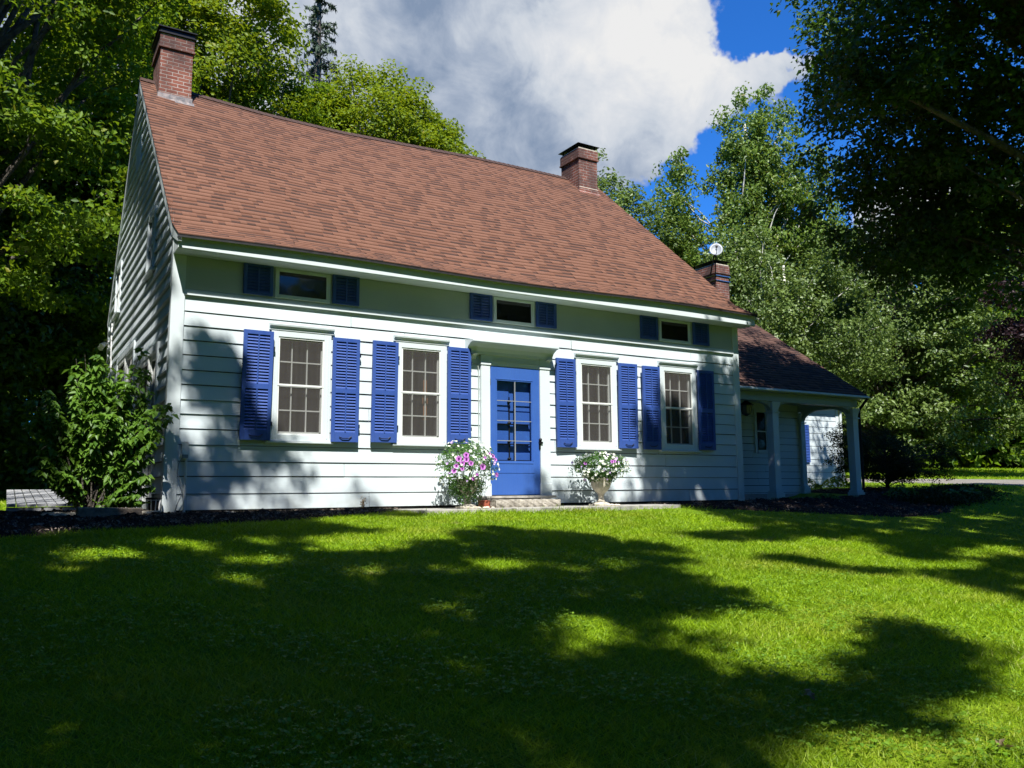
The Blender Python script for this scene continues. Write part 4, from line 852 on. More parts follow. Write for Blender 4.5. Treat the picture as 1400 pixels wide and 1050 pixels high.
# ------------------------------------------------------------------ ground
def axis(lo, hi, c, fine, n):
    t = np.linspace(-1, 1, n); k = 3.2; a = np.sinh(k * t) / np.sinh(k)
    return np.where(a < 0, c + a * (c - lo), c + a * (hi - c))
gx = axis(-160, 260, 4, .1, 300); gy = axis(-120, 260, -3, .1, 300)
X, Y = np.meshgrid(gx, gy); Z = ground(X, Y)
V = np.stack([X, Y, Z], -1).reshape(-1, 3); i, j = np.meshgrid(np.arange(299), np.arange(299)); q = (j * 300 + i).ravel()
o = mesh_np('lawn', V, np.stack([q, q + 1, q + 301, q + 300], 1), 'lawn_soil', None, smooth=True); props(o, 'mown green lawn sloping down from the house', None, None, 'structure')
BED_L = [(-4.5, -2.3), (-1.9, -2.15), (-1.1, -2.05), (-.25, -1.85), (.6, -1.6), (1.35, -1.4), (2.3, -1.0), (3.0, -.62), (3.3, -.3), (3.3, -.0), (-.02, -.0), (-.02, 2.), (-2., 2.), (-4.5, 2.)]
BED_R = [(8.2, -.05), (8.3, -.75), (8.8, -1.35), (9.6, -1.95), (10.6, -2.35), (12.3, -2.5), (14.4, -2.15), (15.6, -1.5), (17.2, -.7), (18.4, .4), (19.6, 3.), (16.1, 3.), (16.1, .6), (10.9, .6), (10.9, -.02)]
ROAD = [(13, 14.5), (17.5, 10.8), (21, 7.2), (23.2, 4.2), (23.8, 1.6), (22.6, -.6), (20.2, -2.2), (21, -4.4), (27, -2.), (30.5, -6), (34, -5), (29.8, 1.2), (27.4, 5.4), (24, 9.6), (19, 13.5), (14, 17)]
def sheet(name, poly, m, rise, amp, cell, label, kind='structure', fade=.25, seed=0):
    P = np.array(poly); x = np.arange(P[:, 0].min() - cell, P[:, 0].max() + cell, cell); y = np.arange(P[:, 1].min() - cell, P[:, 1].max() + cell, cell)
    X, Y = np.meshgrid(x, y); rng = np.random.default_rng(seed)
    wx = .05 * np.sin(X * 5 + Y * 3); wy = .05 * np.sin(Y * 6 - X * 4)
    ins = inpoly(X + wx, Y + wy, poly); d = np.full(X.shape, 1e9)
    for k in range(len(poly)):
        a, b_ = P[k], P[(k + 1) % len(P)]; ab = b_ - a; t = np.clip(((X - a[0]) * ab[0] + (Y - a[1]) * ab[1]) / (ab @ ab + 1e-9), 0, 1)
        d = np.minimum(d, np.hypot(X - a[0] - t * ab[0], Y - a[1] - t * ab[1]))
    d = np.where(ins, d, -d); f = sm(d / fade)
    Z = ground(X, Y) + np.where(d > 0, .006, -.03) + rise * f + amp * f * rng.normal(size=X.shape) * .5 + amp * f * np.sin(X * 9) * np.cos(Y * 8)
    ny, nx = X.shape; i, j = np.meshgrid(np.arange(nx - 1), np.arange(ny - 1)); q = (j * nx + i).ravel()
    keep = (ins[:-1, :-1] | ins[1:, :-1] | ins[:-1, 1:] | ins[1:, 1:]).ravel(); q = q[keep]
    F = np.stack([q, q + 1, q + nx + 1, q + nx], 1); used, inv = np.unique(F, return_inverse=True)
    V = np.stack([X, Y, Z], -1).reshape(-1, 3)[used]
    return props(mesh_np(name, V, inv.reshape(F.shape), m, None, smooth=True), label, None, None, kind)
sheet('mulch_bed', BED_L, 'mulch', .03, .03, .04, 'dark bark mulch bed along the left of the front wall')
sheet('mulch_bed', BED_R, 'mulch', .035, .03, .05, 'dark bark mulch bed in front of the porch')
sheet('driveway', ROAD, 'gravel', .0, .004, .25, 'pale gravel drive beyond the porch', fade=.1)

# mulch chips
rng = np.random.default_rng(21); C = []
for poly, n in ((BED_L, 9000), (BED_R, 9000)):
    P = np.array(poly); x = rng.uniform(P[:, 0].min(), P[:, 0].max(), n * 2); y = rng.uniform(P[:, 1].min(), P[:, 1].max(), n * 2)
    k = inpoly(x, y, poly); C.append(np.stack([x[k], y[k], ground(x[k], y[k]) + .05], -1))
C = np.concatenate(C); nrm = rng.normal(size=C.shape) * .5 + (0, 0, 1)
props(leaf_mesh('bark_chips', 'bark_chip', None, rng, C, nrm, rng.uniform(.015, .055, len(C)), aspect=.4, fold=.05), 'loose bark chips scattered over the mulch beds', None, None, 'stuff')

# grass blades: dense near, sparser and broader farther off
SLABS = [(3.3, -1.12), (8.2, -1.0), (8.2, 0), (3.3, 0)]; HOUSE = [(-.02, -.02), (10.9, -.02), (10.9, .6), (19.6, .6), (19.6, 8.6), (-.02, 8.6)]
DECK = [(-1.85, 1.8), (-.2, 1.8), (-.2, 7.1), (-1.85, 7.1)]
def lawn_points(rng, n, r0, r1, a0=-62, a1=68, p=1.0):
    r = (r0 ** p + rng.random(n) * (r1 ** p - r0 ** p)) ** (1 / p); a = rad(31.4) + np.radians(rng.uniform(a0, a1, n))
    x = CAM[0] + r * np.sin(a); y = CAM[1] + r * np.cos(a)
    bad = np.zeros(n, bool)
    for poly in (SLABS, HOUSE, DECK, ROAD): bad |= inpoly(x, y, poly)
    j = rng.normal(size=(2, n)) * .06
    for poly in (BED_L, BED_R): bad |= inpoly(x + j[0], y + j[1], poly)
    return x[~bad], y[~bad], r[~bad]
def grass(seed, n, r0, r1, name='grass', p=1.):
    rng = np.random.default_rng(seed); x, y, r = lawn_points(rng, n, r0, r1, p=p); n = len(x)
    patch = .5 + .5 * np.sin(x * 2.1 + np.sin(y * 1.7)) * np.sin(y * 2.6 + np.sin(x * 1.3)); tuft = rng.random(n) < .03
    h = rng.uniform(.024, .050, n) * (.8 + .5 * patch) * np.where(tuft, 1.5, 1.) * (1 + np.clip(r - 12, 0, 30) * .03)
    edge = ((y > -1.35) & (y < -1.0) & (x > 3.2) & (x < 8.3)) | (np.hypot((x - 8.3) / .8, (y + 1.1) / .35) < 1) | ((abs(x + .9) < .5) & (y > -2.4) & (y < -2.1)); h *= np.where(edge, 1.7, 1.)
    w = rng.uniform(.0017, .0034, n) * (1 + .16 * np.clip(r - 3, 0, 40))
    z = ground(x, y) - .004; a = rng.uniform(0, 2 * np.pi, n); lean = rng.uniform(.25, 1.2, n); az = rng.uniform(0, 2 * np.pi, n)
    B = np.stack([x, y, z], -1); s = np.stack([np.cos(a), np.sin(a), 0 * a], -1) * w[:, None]; L_ = np.stack([np.cos(az) * lean, np.sin(az) * lean, np.ones(n)], -1) * h[:, None]
    L2 = np.stack([np.cos(az) * lean * 1.4, np.sin(az) * lean * 1.4, np.ones(n) * .55], -1) * h[:, None]
    V = np.stack([B - s, B + s, B + L2 + s * .6, B + L2 - s * .6, B + L_ * np.array((1.7, 1.7, .95))], 1).reshape(-1, 3)
    q = np.arange(n)[:, None] * 5; F = np.concatenate([q + np.array((0, 1, 2)), q + np.array((0, 2, 3)), q + np.array((3, 2, 4))])
    rr = np.repeat(np.clip(rng.random(n) ** 1.3 * .85 + patch * .2, 0, 1), 5)
    return props(mesh_np(name, V, F, 'grass_blade', None, {'rnd': rr}), 'short green grass blades covering the lawn', None, None, 'stuff')
G1, G2 = (grass(31, 560000, 1.9, 13.5, p=1.1), grass(32, 260000, 13.5, 62, p=1.05))
G2['label'] = 'grass of the far lawn beyond the drive and round the house'
# clover and broad weeds in the shade near the bottom
rng = np.random.default_rng(41); x, y, r = lawn_points(rng, 20000, 2.0, 9.0, a0=-50, a1=40)
cl = np.sin(x * 1.9 + 1) * np.sin(y * 2.3) + .6 * np.sin(x * 4.1 + y * 3.3); k = cl > -.1; x, y = x[k], y[k]
C = np.stack([x, y, ground(x, y) + rng.uniform(.03, .06, len(x))], -1); C3 = np.concatenate([C + np.stack([np.cos(t_ + x * 9) * .011, np.sin(t_ + x * 9) * .011, 0 * x], -1) for t_ in (0, 2.1, 4.2)])
props(leaf_mesh('clover', 'leaf_clover', None, rng, C3, rng.normal(size=C3.shape) * .3 + (0, 0, 1), rng.uniform(.014, .026, len(C3)), aspect=.9, fold=.08), 'clover and broad weeds growing in the shaded lawn', None, None, 'stuff')
for x, y, lb, s in ((1.83, -8.84, 'pale curled fallen leaf on the shaded lawn in front', .055), (2.1, -9.69, 'tan fallen leaf near the lower right of the lawn', .06), (-.9, -9.3, 'small yellowish fallen leaf on the dark grass at left', .04)):
    rng = np.random.default_rng(int(x * 100) + 500); c = np.array([[x, y, float(ground(x, y)) + .055]]).repeat(4, 0) + rng.normal(size=(4, 3)) * (.018, .018, .006)
    props(leaf_mesh('fallen_leaf', 'dry_leaf', None, rng, c, rng.normal(size=(4, 3)) * .5 + (0, 0, 1), s), lb, 'leaf')

# ------------------------------------------------------------------ trees
def limbs(mb, rng, trunk, tips, r0, n=5, droop=0., ok=None):
    T = [Vector(p) for p in trunk]
    for tip in tips:
        tip = Vector(tip); hz = T[0].z + (tip.z - T[0].z) * rng.uniform(.35, .75); k = 0
        while k < len(T) - 2 and T[k + 1].z < hz: k += 1
        a, b_ = T[k], T[k + 1]; f = min(1, max(0, (hz - a.z) / max(.01, b_.z - a.z))); s = a.lerp(b_, f)
        L = (tip - s).length; pts = []
        for q in range(n + 1):
            u = q / n; p = s.lerp(tip, u); p.z += math.sin(math.pi * u) * L * .10 * (1 - 2 * droop); p += Vector(rng.normal(size=3)) * L * .025 * math.sin(math.pi * u); pts.append(p)
        if ok is not None and not ok(np.array([tuple(p) for p in pts])).mean() > .97: continue
        rr = r0 * min(1., .35 + L * .06); mb.tube(pts, [rr * (1 - u / n) ** .8 + .008 for u in range(n + 1)], 5, False)
def make_tree(name, label, base, H, lobes, nclump, nleaf, leafL, clumpR, leaf='leaf_maple', bark='bark', seed=1, trunk_r=.25, trunk_top=None, flat=.55, nlimb=None, up=.8, filt=None, aspect=.62, hang=0., group=None, inner=.5, cat='tree', twigs=False, crown='crown'):
    rng = np.random.default_rng(seed); bx, by = base; bz = float(ground(bx, by)) - .1
    root = thing(name, label, cat, (bx, by, bz), group)
    lob = np.array(lobes, float); w = lob[:, 3] * lob[:, 5]; w /= w.sum(); cs = []
    ph = rng.uniform(0, 6, 6)
    tries = 0
    while sum(map(len, cs)) < nclump and tries < 60:
        tries += 1; k = rng.choice(len(lob), nclump, p=w); D = unit(rng.normal(size=(nclump, 3))); bump = 1 + .17 * np.sin(D[:, 0] * 5 + ph[0]) * np.sin(D[:, 2] * 4 + ph[1]) + .12 * np.sin(D[:, 1] * 9 + ph[2]) * np.cos(D[:, 2] * 8 + ph[3])
        rr = (inner + (1 - inner) * rng.random(nclump) ** .6) * bump
        P = lob[k, :3] + D * rr[:, None] * lob[k, 3:6]
        P = P[P[:, 2] > ground(P[:, 0], P[:, 1]) + .3]
        if filt is not None: P = P[filt(P)]
        cs.append(P)
    P = np.concatenate(cs)[:nclump]; n = len(P)
    cc = (lob[:, :3] * w[:, None]).sum(0); sz = rng.uniform(.65, 1.3, n) * clumpR
    idx = np.repeat(np.arange(n), nleaf); m = len(idx)
    g_ = rng.normal(size=(m, 3)); rad_ = rng.random((m, 1)) ** .45; off = unit(g_) * rad_ * np.array((1, 1, flat)) * sz[idx][:, None]
    off[:, 2] += -.25 * flat * (off[:, 0] ** 2 + off[:, 1] ** 2) / sz[idx]
    C = P[idx] + off; outd = unit(P - cc)[idx]
    N = rng.normal(size=(m, 3)) * .55 + np.array((0, 0, up)) + outd * .45 + unit(off) * .35
    if hang: N = N * np.array((1, 1, 1 - hang))
    leaf_mesh(crown, leaf, root, rng, C, N, leafL * rng.uniform(.7, 1.25, m), aspect=aspect)
    tt = trunk_top or (cc[0], cc[1], bz + H * .82); mb = MB(); k = 9; tr = []
    for i in range(k):
        u = i / (k - 1); tr.append((bx + (tt[0] - bx) * u ** 1.3 + rng.normal() * .012 * H * u, by + (tt[1] - by) * u ** 1.3 + rng.normal() * .012 * H * u, bz + (tt[2] - bz) * u))
    mb.tube(tr, [trunk_r * (1.35 if i == 0 else 1) * (1 - i / k) ** .8 + .02 for i in range(k)], 9)
    sel = P[rng.choice(n, min(n, nlimb or max(8, n // 5)), replace=False)]
    limbs(mb, rng, tr, sel, trunk_r * .35)
    mb.build('trunk' if name != 'shrub' else 'stems', bark, root, smooth=True)
    return root
T_ = lambda *a, **k: make_tree(*a, **k)
lit_left = lambda P: shade_ok(P) | True
# woods left of and behind the house
T_('maple_tree', 'big leafy maple whose sunlit sprays fill the left edge beside the gable', (-3.2, 10.5), 20, [(-2.6, 9.8, 12, 4.2, 3.6, 5), (-1.6, 9.0, 7, 2.4, 2.2, 3), (-4.5, 9, 15, 4, 4, 4)], 260, 210, .16, .85, flat=.42, seed=1, trunk_r=.32)
T_('maple_tree', 'tall maple with a yellow-green crown rising behind the left brick chimney', (2.2, 18.5), 21, [(2.0, 17.0, 14.5, 4.4, 3.6, 4.4), (4.0, 16.8, 11.5, 3.4, 3, 3.2), (.3, 16.5, 17.5, 3.4, 3, 3), (3.6, 16.6, 16.5, 2.6, 2.4, 3.0)], 390, 180, .17, .85, flat=.45, leaf='leaf_yellowgreen', seed=2, trunk_r=.3)
T_('maple_tree', 'maple crown between the left chimney and the spruce behind the ridge', (6.4, 19.5), 16, [(6.0, 18.6, 13.2, 2.6, 2.6, 3.6), (4.6, 18.2, 10.5, 2.6, 2.6, 3)], 230, 140, .17, .8, leaf='leaf_maple', seed=3, trunk_r=.25)
T_('oak_tree', 'rounded yellow-green crown right of the spruce behind the middle of the ridge', (11.2, 19.5), 17, [(10.0, 18.4, 13.9, 2.6, 2.6, 3.7), (12.3, 17.4, 12.0, 2.1, 2.2, 3.2), (8.2, 18.8, 12.8, 2.2, 2, 3.2), (11.3, 17.8, 13.3, 2, 2, 3.0)], 480, 150, .16, .75, leaf='leaf_yellowgreen', seed=4, trunk_r=.28)
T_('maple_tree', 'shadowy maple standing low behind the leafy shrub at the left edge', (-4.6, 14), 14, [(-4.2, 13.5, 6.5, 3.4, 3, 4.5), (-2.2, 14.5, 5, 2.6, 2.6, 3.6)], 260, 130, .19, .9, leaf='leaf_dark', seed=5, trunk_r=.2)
T_('maple_tree', 'dark maple against the back corner of the house at left', (-.6, 15.5), 16, [(-.9, 14.5, 7, 2.8, 2.5, 4.8), (.6, 15, 11, 3, 2.6, 3.6)], 260, 130, .18, .9, leaf='leaf_maple', seed=6, trunk_r=.2)
T_('maple_tree', 'tall maple behind the left edge woods, sky glinting through its top', (-5.5, 20), 24, [(-4.5, 19, 17, 5, 4, 6), (-2.5, 20, 10, 4, 4, 5)], 320, 130, .2, 1.0, leaf='leaf_maple', seed=7, trunk_r=.3)

# spruces: drooping tiers
def spruce(name, label, base, H, R, leaf, seed, dens=1., z0=1.5, cat='tree', lean=0.):
    rng = np.random.default_rng(seed); bx, by = base; bz = float(ground(bx, by)) - .1; root = thing(name, label, cat, (bx, by, bz))
    mb = MB().tube([(bx, by, bz), (bx, by, bz + H * .5), (bx, by, bz + H)], [.018 * H, .010 * H, .01], 8); Cs = []; Ts = []
    z = z0
    while z < H - .2:
        f = 1 - z / H; L = R * (f ** .75) * rng.uniform(.75, 1.1); nb = rng.integers(5, 8)
        for b_ in range(nb):
            a = rng.uniform(0, 2 * math.pi); pts = []; l = L * rng.uniform(.7, 1.1)
            for u in np.linspace(0, 1, 6): pts.append(np.array((bx + math.cos(a) * l * u, by + math.sin(a) * l * u, bz + z + .25 * l * u - .55 * l * u * u + .18 * l * u ** 3)))
            mb.tube([tuple(p) for p in pts], [.035, .028, .02, .014, .009, .004], 4, False); m = int(60 * dens * max(.35, l / R) + 12)
            u = rng.random(m) ** .7 * .999; i = (u * 5).astype(int); p = np.array(pts); c = p[i] + (p[i + 1] - p[i]) * (u * 5 - i)[:, None]
            side = rng.normal(size=(m, 1)) * .10 * l * (1.1 - u)[:, None]; c = c + np.array((-math.sin(a), math.cos(a), 0)) * side
            c[:, 2] -= rng.random(m) * .16 * l * .6 + abs(side[:, 0]) * .4; Cs.append(c)
            Ts.append(np.array((math.cos(a) * .4, math.sin(a) * .4, -1.)) + rng.normal(size=(m, 3)) * .35)
        z += rng.uniform(.22, .4) * (1 + .02 * H)
    C = np.concatenate(Cs); T = np.concatenate(Ts)
    V, F = leaves(rng, C, rng.normal(size=C.shape), .010 * H + .10, aspect=.14, T=T); r = np.repeat(rng.random(len(C)), 4)
    mesh_np('crown', V, split_quads(F), leaf, root, {'rnd': r}); mb.build('trunk', 'bark', root)
    return root
spruce('spruce_tree', 'slender dark spruce with drooping branches poking above the trees behind the ridge', (9.1, 22.6), 26, 3.1, 'leaf_spruce', 8, .42, 9)
spruce('spruce_tree', 'yellow-green drooping spruce beyond the far lawn at the right edge', (46.5, 15.0), 7.0, 3.6, 'leaf_limespruce', 9, 2.2, .4)

# right of the house
T_('maple_tree', 'round green tree just right of the right-hand brick chimney', (18.2, 14.5), 13.5, [(17.6, 13.8, 10.0, 2.4, 2, 3.2), (20.0, 13.2, 8.0, 2.6, 2.2, 3.6)], 250, 140, .15, .65, leaf='leaf_grey', seed=10, trunk_r=.2)
T_('poplar_tree', 'tall open poplar with pale stems and sky showing through its crown', (23.0, 11.2), 18, [(23.3, 10.9, 12.6, 1.2, 1.2, 4.0), (24.4, 10.3, 12.6, 1.1, 1.1, 4.6), (21.4, 12.9, 10.8, 1.1, 1.2, 3.4), (25.6, 9.3, 10.2, 1.3, 1.3, 3.8), (23.4, 11.0, 7.5, 3.2, 2.6, 4.2)], 620, 105, .155, .5, leaf='leaf_poplar', bark='pale_bark', seed=11, trunk_r=.2, flat=1.0, up=.15, hang=.4, nlimb=110, inner=.2)
T_('poplar_tree', 'second poplar in front of the tall one, low leafy with white trunks near the dish', (22.3, 9.2), 10, [(21.6, 9.6, 6.4, 2.4, 2.0, 3.6), (24.2, 8.2, 6.0, 2.2, 2, 3.8)], 330, 120, .14, .55, leaf='leaf_grey', bark='pale_bark', seed=12, trunk_r=.15, flat=1., up=.2, nlimb=60)
T_('maple_tree', 'broad grey-green maple filling the view beyond the porch', (33.5, 11.5), 16, [(32.2, 12.2, 6.6, 4.4, 4, 5.4), (34.6, 10.2, 9.0, 3.6, 3.6, 4.4), (30.4, 14.2, 9.2, 3.2, 3.2, 4.2), (35.6, 9.0, 5.0, 3.0, 3, 3.4), (32.8, 11.6, 3.2, 3.4, 3, 2.0)], 620, 130, .19, .8, leaf='leaf_grey', seed=13, trunk_r=.4)
T_('copper_tree', 'dark purple-leaved tree at the right edge beyond the lawn', (31.5, 3.0), 11, [(30.2, 3.2, 6.6, 1.8, 2.2, 3.0), (31.8, 2.0, 8.6, 2, 2.2, 2.4)], 210, 130, .15, .6, leaf='leaf_copper', seed=14, trunk_r=.25)
T_('maple_tree', 'light green tree far behind the broad grey-green maple at the right', (52, 17), 22, [(51, 17, 13, 6, 5, 7), (46, 24, 11, 6, 5, 7)], 360, 110, .3, 1.3, leaf='leaf_yellowgreen', seed=15, trunk_r=.4)
T_('maple_tree', 'mid green tree behind the poplar above the wing roof', (30, 17.5), 14, [(28.5, 17, 6, 4, 3, 5.5), (26, 19, 7, 4, 3, 5)], 330, 120, .2, .95, leaf='leaf_maple', seed=16, trunk_r=.3)
T_('maple_tree', 'tree with pale undergrowth where the far lawn meets the woods', (45.5, 19.5), 8, [(44.6, 19.6, 4.0, 4, 2.2, 2.8), (47.6, 12.6, 3.4, 2.6, 2.2, 2.4)], 200, 120, .22, .8, leaf='leaf_maple', seed=17, trunk_r=.2)

# the big tree whose boughs hang into the top right
def big_filter(P):
    d = P - CAM; z = d @ CF; x = d @ CR / z; y = d @ CU / z
    return shade_ok(P)
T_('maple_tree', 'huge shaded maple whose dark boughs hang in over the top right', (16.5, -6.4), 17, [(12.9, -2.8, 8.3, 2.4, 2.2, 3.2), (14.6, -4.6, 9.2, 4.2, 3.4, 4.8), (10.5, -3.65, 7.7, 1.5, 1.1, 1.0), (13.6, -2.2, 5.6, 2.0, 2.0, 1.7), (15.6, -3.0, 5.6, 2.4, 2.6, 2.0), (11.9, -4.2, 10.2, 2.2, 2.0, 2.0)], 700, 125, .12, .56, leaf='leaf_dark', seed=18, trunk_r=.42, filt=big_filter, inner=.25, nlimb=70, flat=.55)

# trees standing behind the photographer: only their shade is seen
SPN = [0]
def shade_tree(label, base, centre, n, seed, region, hlo=8.2, hhi=13.5, clump=.31, nleaf=54, keep=1.):
    """crown clumps hang where this tree's shadow falls on the lawn and wall"""
    rng = np.random.default_rng(seed)
    sx, sy = map(np.ravel, np.meshgrid(np.arange(region[0], region[1], n), np.arange(region[2], region[3], n))); sx, sy = np.tile(sx, 4), np.tile(sy, 4)
    m = len(sx); sx = sx + rng.uniform(-.5, .5, m) * n; sy = sy + rng.uniform(-.5, .5, m) * n; h = rng.uniform(hlo, hhi, m)
    P = np.stack([sx - h * SDX, sy - h * SDY, h], -1); fld = np.sin(sx * 3.1 + 1.5 * np.sin(sy * 2.3)) * np.sin(sy * 4.3 + 1.2 * np.sin(sx * 2.6)); gap_ = (fld > .35) & (sx > 2.) & (sy < -1) & (rng.random(m) < .8)
    P = P[shade_ok(P) & ~in_view(P, .12) & (rng.random(m) < keep) & ~gap_]
    bx, by = base; bz = float(ground(bx, by)) - .1; root = thing('maple_tree', label, 'tree', (bx, by, bz))
    idx = np.repeat(np.arange(len(P)), nleaf); k = len(idx); off = unit(rng.normal(size=(k, 3))) * rng.random((k, 1)) ** .5 * clump * np.array((1, 1, .6))
    leaf_mesh('crown', 'leaf_dark', root, rng, P[idx] + off, rng.normal(size=(k, 3)) * .5 + (0, -.3, 1), rng.uniform(.10, .16, k))
    mb = MB(); tr = [(bx + (centre[0] - bx) * u, by + (centre[1] - by) * u, bz + (centre[2] - bz) * u) for u in np.linspace(0, 1, 8)]
    mb.tube(tr, [.3 * (1 - u) ** .8 + .03 for u in np.linspace(0, 1, 8)], 9)
    limbs(mb, rng, tr, P[rng.choice(len(P), min(40, len(P)), replace=False)], .04, ok=shade_ok); mb.build('trunk', 'bark', root, smooth=True)
shade_tree('tall maple behind the photographer that shades the middle of the lawn', (-1.5, -18), (-2, -16, 12), .36, 51, (-1, 4.9, -11, -.3), keep=.93)
shade_tree('maple behind and to the left of the photographer that darkens the left lawn', (-7, -14.5), (-5, -13, 13), .37, 52, (-6.5, -.8, -12, 2))
shade_tree('maple behind and to the right of the photographer that shades the right lawn', (21, -17), (15, -14, 13), .38, 53, (4.9, 14, -11, 2.2), 10.5, 15)
shade_tree('maple beyond the right edge that shades the verge before the drive', (27, -12), (23, -10, 12), .5, 56, (14, 25, -8, 3.5), 9.5, 14)
shade_tree('maple well left of the lawn beyond the frame', (-16, -8), (-14, -7, 14), .62, 59, (-15, -6.4, -11, 12), 12, 16, .48, 60)
shade_tree('maple left of the deck beyond the frame', (-12, 1), (-9, -1, 13), .55, 60, (-6.4, -2.3, 2, 11), 12, 16, .42, 60)
shade_tree('slim maple left of the lawn dappling the lower left of the front wall', (-6.5, -9.5), (-5.2, -7.5, 12), .36, 54, (.0, 2.9, .0, 1.7), 12.5, 15, .30, 46, .6)
shade_tree('slim maple at the left of the lawn that shades the top of the gable', (-8.5, -7.0), (-6.5, -6.5, 13), .22, 55, (.2, 2.3, 1.2, 10.6), 13., 16, .12, 24, .95)

for i_, (x_, y_) in enumerate(((-9.5, 4.), (-10.5, -2.5))):
    T_('maple_tree', ('maple outside the left edge level with the deck', 'maple outside the left edge level with the lawn')[i_], (x_ - .5, y_), 14, [(x_, y_, 7.5, 3.6, 3.6, 5.5), (x_ + .5, y_ + 1, 4, 2.6, 2.6, 3)], 330, 70, .24, 1.0, seed=57 + i_)
# shrub at the corner -----------------------------------------------------------------------
rng = np.random.default_rng(61); sh_ = thing('shrub', 'glossy broad-leaved shrub at the left corner of the house', 'shrub', (-.9, -.15, -.08))
Cs = []; Ns = []; Ts = []; mb = MB()
tips = [(-1.45, -.2, 1.45), (-1.2, -.1, 1.75), (-.95, -.2, 1.95), (-.95, -.15, 1.65), (-.55, -.25, 1.55), (-.42, -.2, 1.98), (-.25, -.25, 1.45), (-.12, -.3, 1.3), (-1.55, -.2, 1.1), (-1.45, -.3, .7), (-.2, -.35, 1.0), (-.35, -.3, .75), (-1.25, -.3, .45), (-.35, -.35, .45), (-.8, -.5, 1.2), (-.9, -.5, .8), (-.65, .2, 1.3), (-1.15, .15, 1.2), (-.2, -.3, .22), (-1.1, -.45, 1.25), (-.6, -.45, .9), (-1.0, .0, 1.5), (-.75, -.1, 1.75)]
for tpt in tips:
    for rep in range(5):
        tip = np.array(tpt) + rng.normal(size=3) * (.09, .09, .09); b0 = np.array((-.9 + rng.normal() * .08, -.15 + rng.normal() * .06, -.08)); pts = []
        for u in np.linspace(0, 1, 7): p = b0 + (tip - b0) * u; p[2] += .12 * math.sin(math.pi * u) * (1 if tip[2] > .8 else .5); pts.append(p)
        if rep < 3: mb.tube([tuple(p) for p in pts], [.014, .012, .010, .008, .006, .004, .002], 5, False)
        m = 58; u = .30 + .65 * rng.random(m) ** .8; i = np.minimum((u * 6).astype(int), 5); P = np.array(pts); c = P[i] + (P[i + 1] - P[i]) * (u * 6 - i)[:, None]; a = rng.uniform(0, 6.3, m); out = np.stack([np.cos(a), np.sin(a), 0 * a], -1)
        Cs.append(c + out * rng.uniform(.02, .07, (m, 1))); Ts.append(out + np.stack([0 * a, 0 * a, rng.uniform(-.8, .2, m)], -1)); Ns.append(np.stack([out[:, 0] * .3, out[:, 1] * .3 - .2, np.ones(m)], -1) + rng.normal(size=(m, 3)) * .3)
C, N, T = map(np.concatenate, (Cs, Ns, Ts)); V, F = leaves(rng, C, N, rng.uniform(.08, .14, len(C)), aspect=.6, fold=.10, droop=.25, T=T)
mesh_np('foliage', V, split_quads(F), 'leaf_shrub', sh_, {'rnd': np.repeat(rng.random(len(C)), 4)}); mb.build('stems', 'bark', sh_)

# planting right of the porch -----------------------------------------------------------------
T_('shrub', 'dark twiggy shrub just beyond the right end of the porch', (18.3, 1.9), 1.9, [(18.0, 1.9, 1.0, 1.1, .9, .8), (19.2, 1.5, .8, .9, .9, .7), (17.4, 2.4, 1.2, .6, .6, .7)], 200, 110, .05, .24, leaf='leaf_hedge', seed=71, trunk_r=.03, cat='shrub', nlimb=90, crown='foliage')
def clump_plant(name, label, c, r, h, n, L, leaf, seed, aspect=.5, cat='plant'):
    rng = np.random.default_rng(seed); z = float(ground(*c)); o = thing(name, label, cat, (c[0], c[1], z)); a = rng.uniform(0, 6.3, n); q = rng.random(n) ** .6
    C = np.stack([c[0] + np.cos(a) * q * r, c[1] + np.sin(a) * q * r, z + .04 + h * (1 - q ** 2) * rng.uniform(.5, 1., n)], -1); T = np.stack([np.cos(a), np.sin(a), .3 - q], -1) + rng.normal(size=(n, 3)) * .2
    V, F = leaves(rng, C, np.stack([np.cos(a) * .4, np.sin(a) * .4, 1 + 0 * a], -1) + rng.normal(size=(n, 3)) * .3, rng.uniform(.7, 1.3, n) * L, aspect=aspect, T=T); mesh_np('leaves', V, split_quads(F), leaf, o, {'rnd': np.repeat(rng.random(n), 4)})
    m = MB()
    for k in range(12): m.tube([(c[0], c[1], z - .02), tuple(C[k] - np.array((0, 0, .01)))], .004, 4)
    m.build('stems', leaf, o)
clump_plant('fern', 'bright green fern clump beside the right porch column', (15.9, -.1), .45, .30, 260, .13, 'leaf_hosta', 81, .3)
clump_plant('hosta', 'low hosta clump in the bed right of the bright fern', (17.0, -.6), .38, .24, 120, .15, 'leaf_hosta', 82, .6)
clump_plant('hosta', 'hosta at the far right end of the porch bed', (17.9, -.5), .42, .26, 130, .16, 'leaf_hosta', 83, .6)
clump_plant('groundcover_plant', 'small pale-leaved plant in front of the middle porch opening', (13.6, .2), .30, .12, 120, .07, 'leaf_hosta', 84, .6)
clump_plant('leafy_plant', 'leafy plant under the lit wall seen through the porch end arch', (16.9, 3.5), .5, .34, 260, .10, 'leaf_maple', 85, .5)
clump_plant('leafy_plant', 'leafy plant nearest the downspout of the rear addition', (18.3, 3.5), .5, .3, 260, .10, 'leaf_maple', 86, .5)
rng = np.random.default_rng(88); n = 9000; a = rng.uniform(0, 1, n); x = 15.4 + 3.8 * a + rng.normal(size=n) * .3; y = -.9 + 1.0 * a + rng.normal(size=n) * .35
props(leaf_mesh('ground_cover', 'leaf_hedge', None, rng, np.stack([x, y, ground(x, y) + rng.uniform(.03, .22, n)], -1), rng.normal(size=(n, 3)) * .5 + (0, 0, 1), rng.uniform(.04, .08, n)), 'low dark ground cover in the bed right of the porch', None, None, 'stuff')

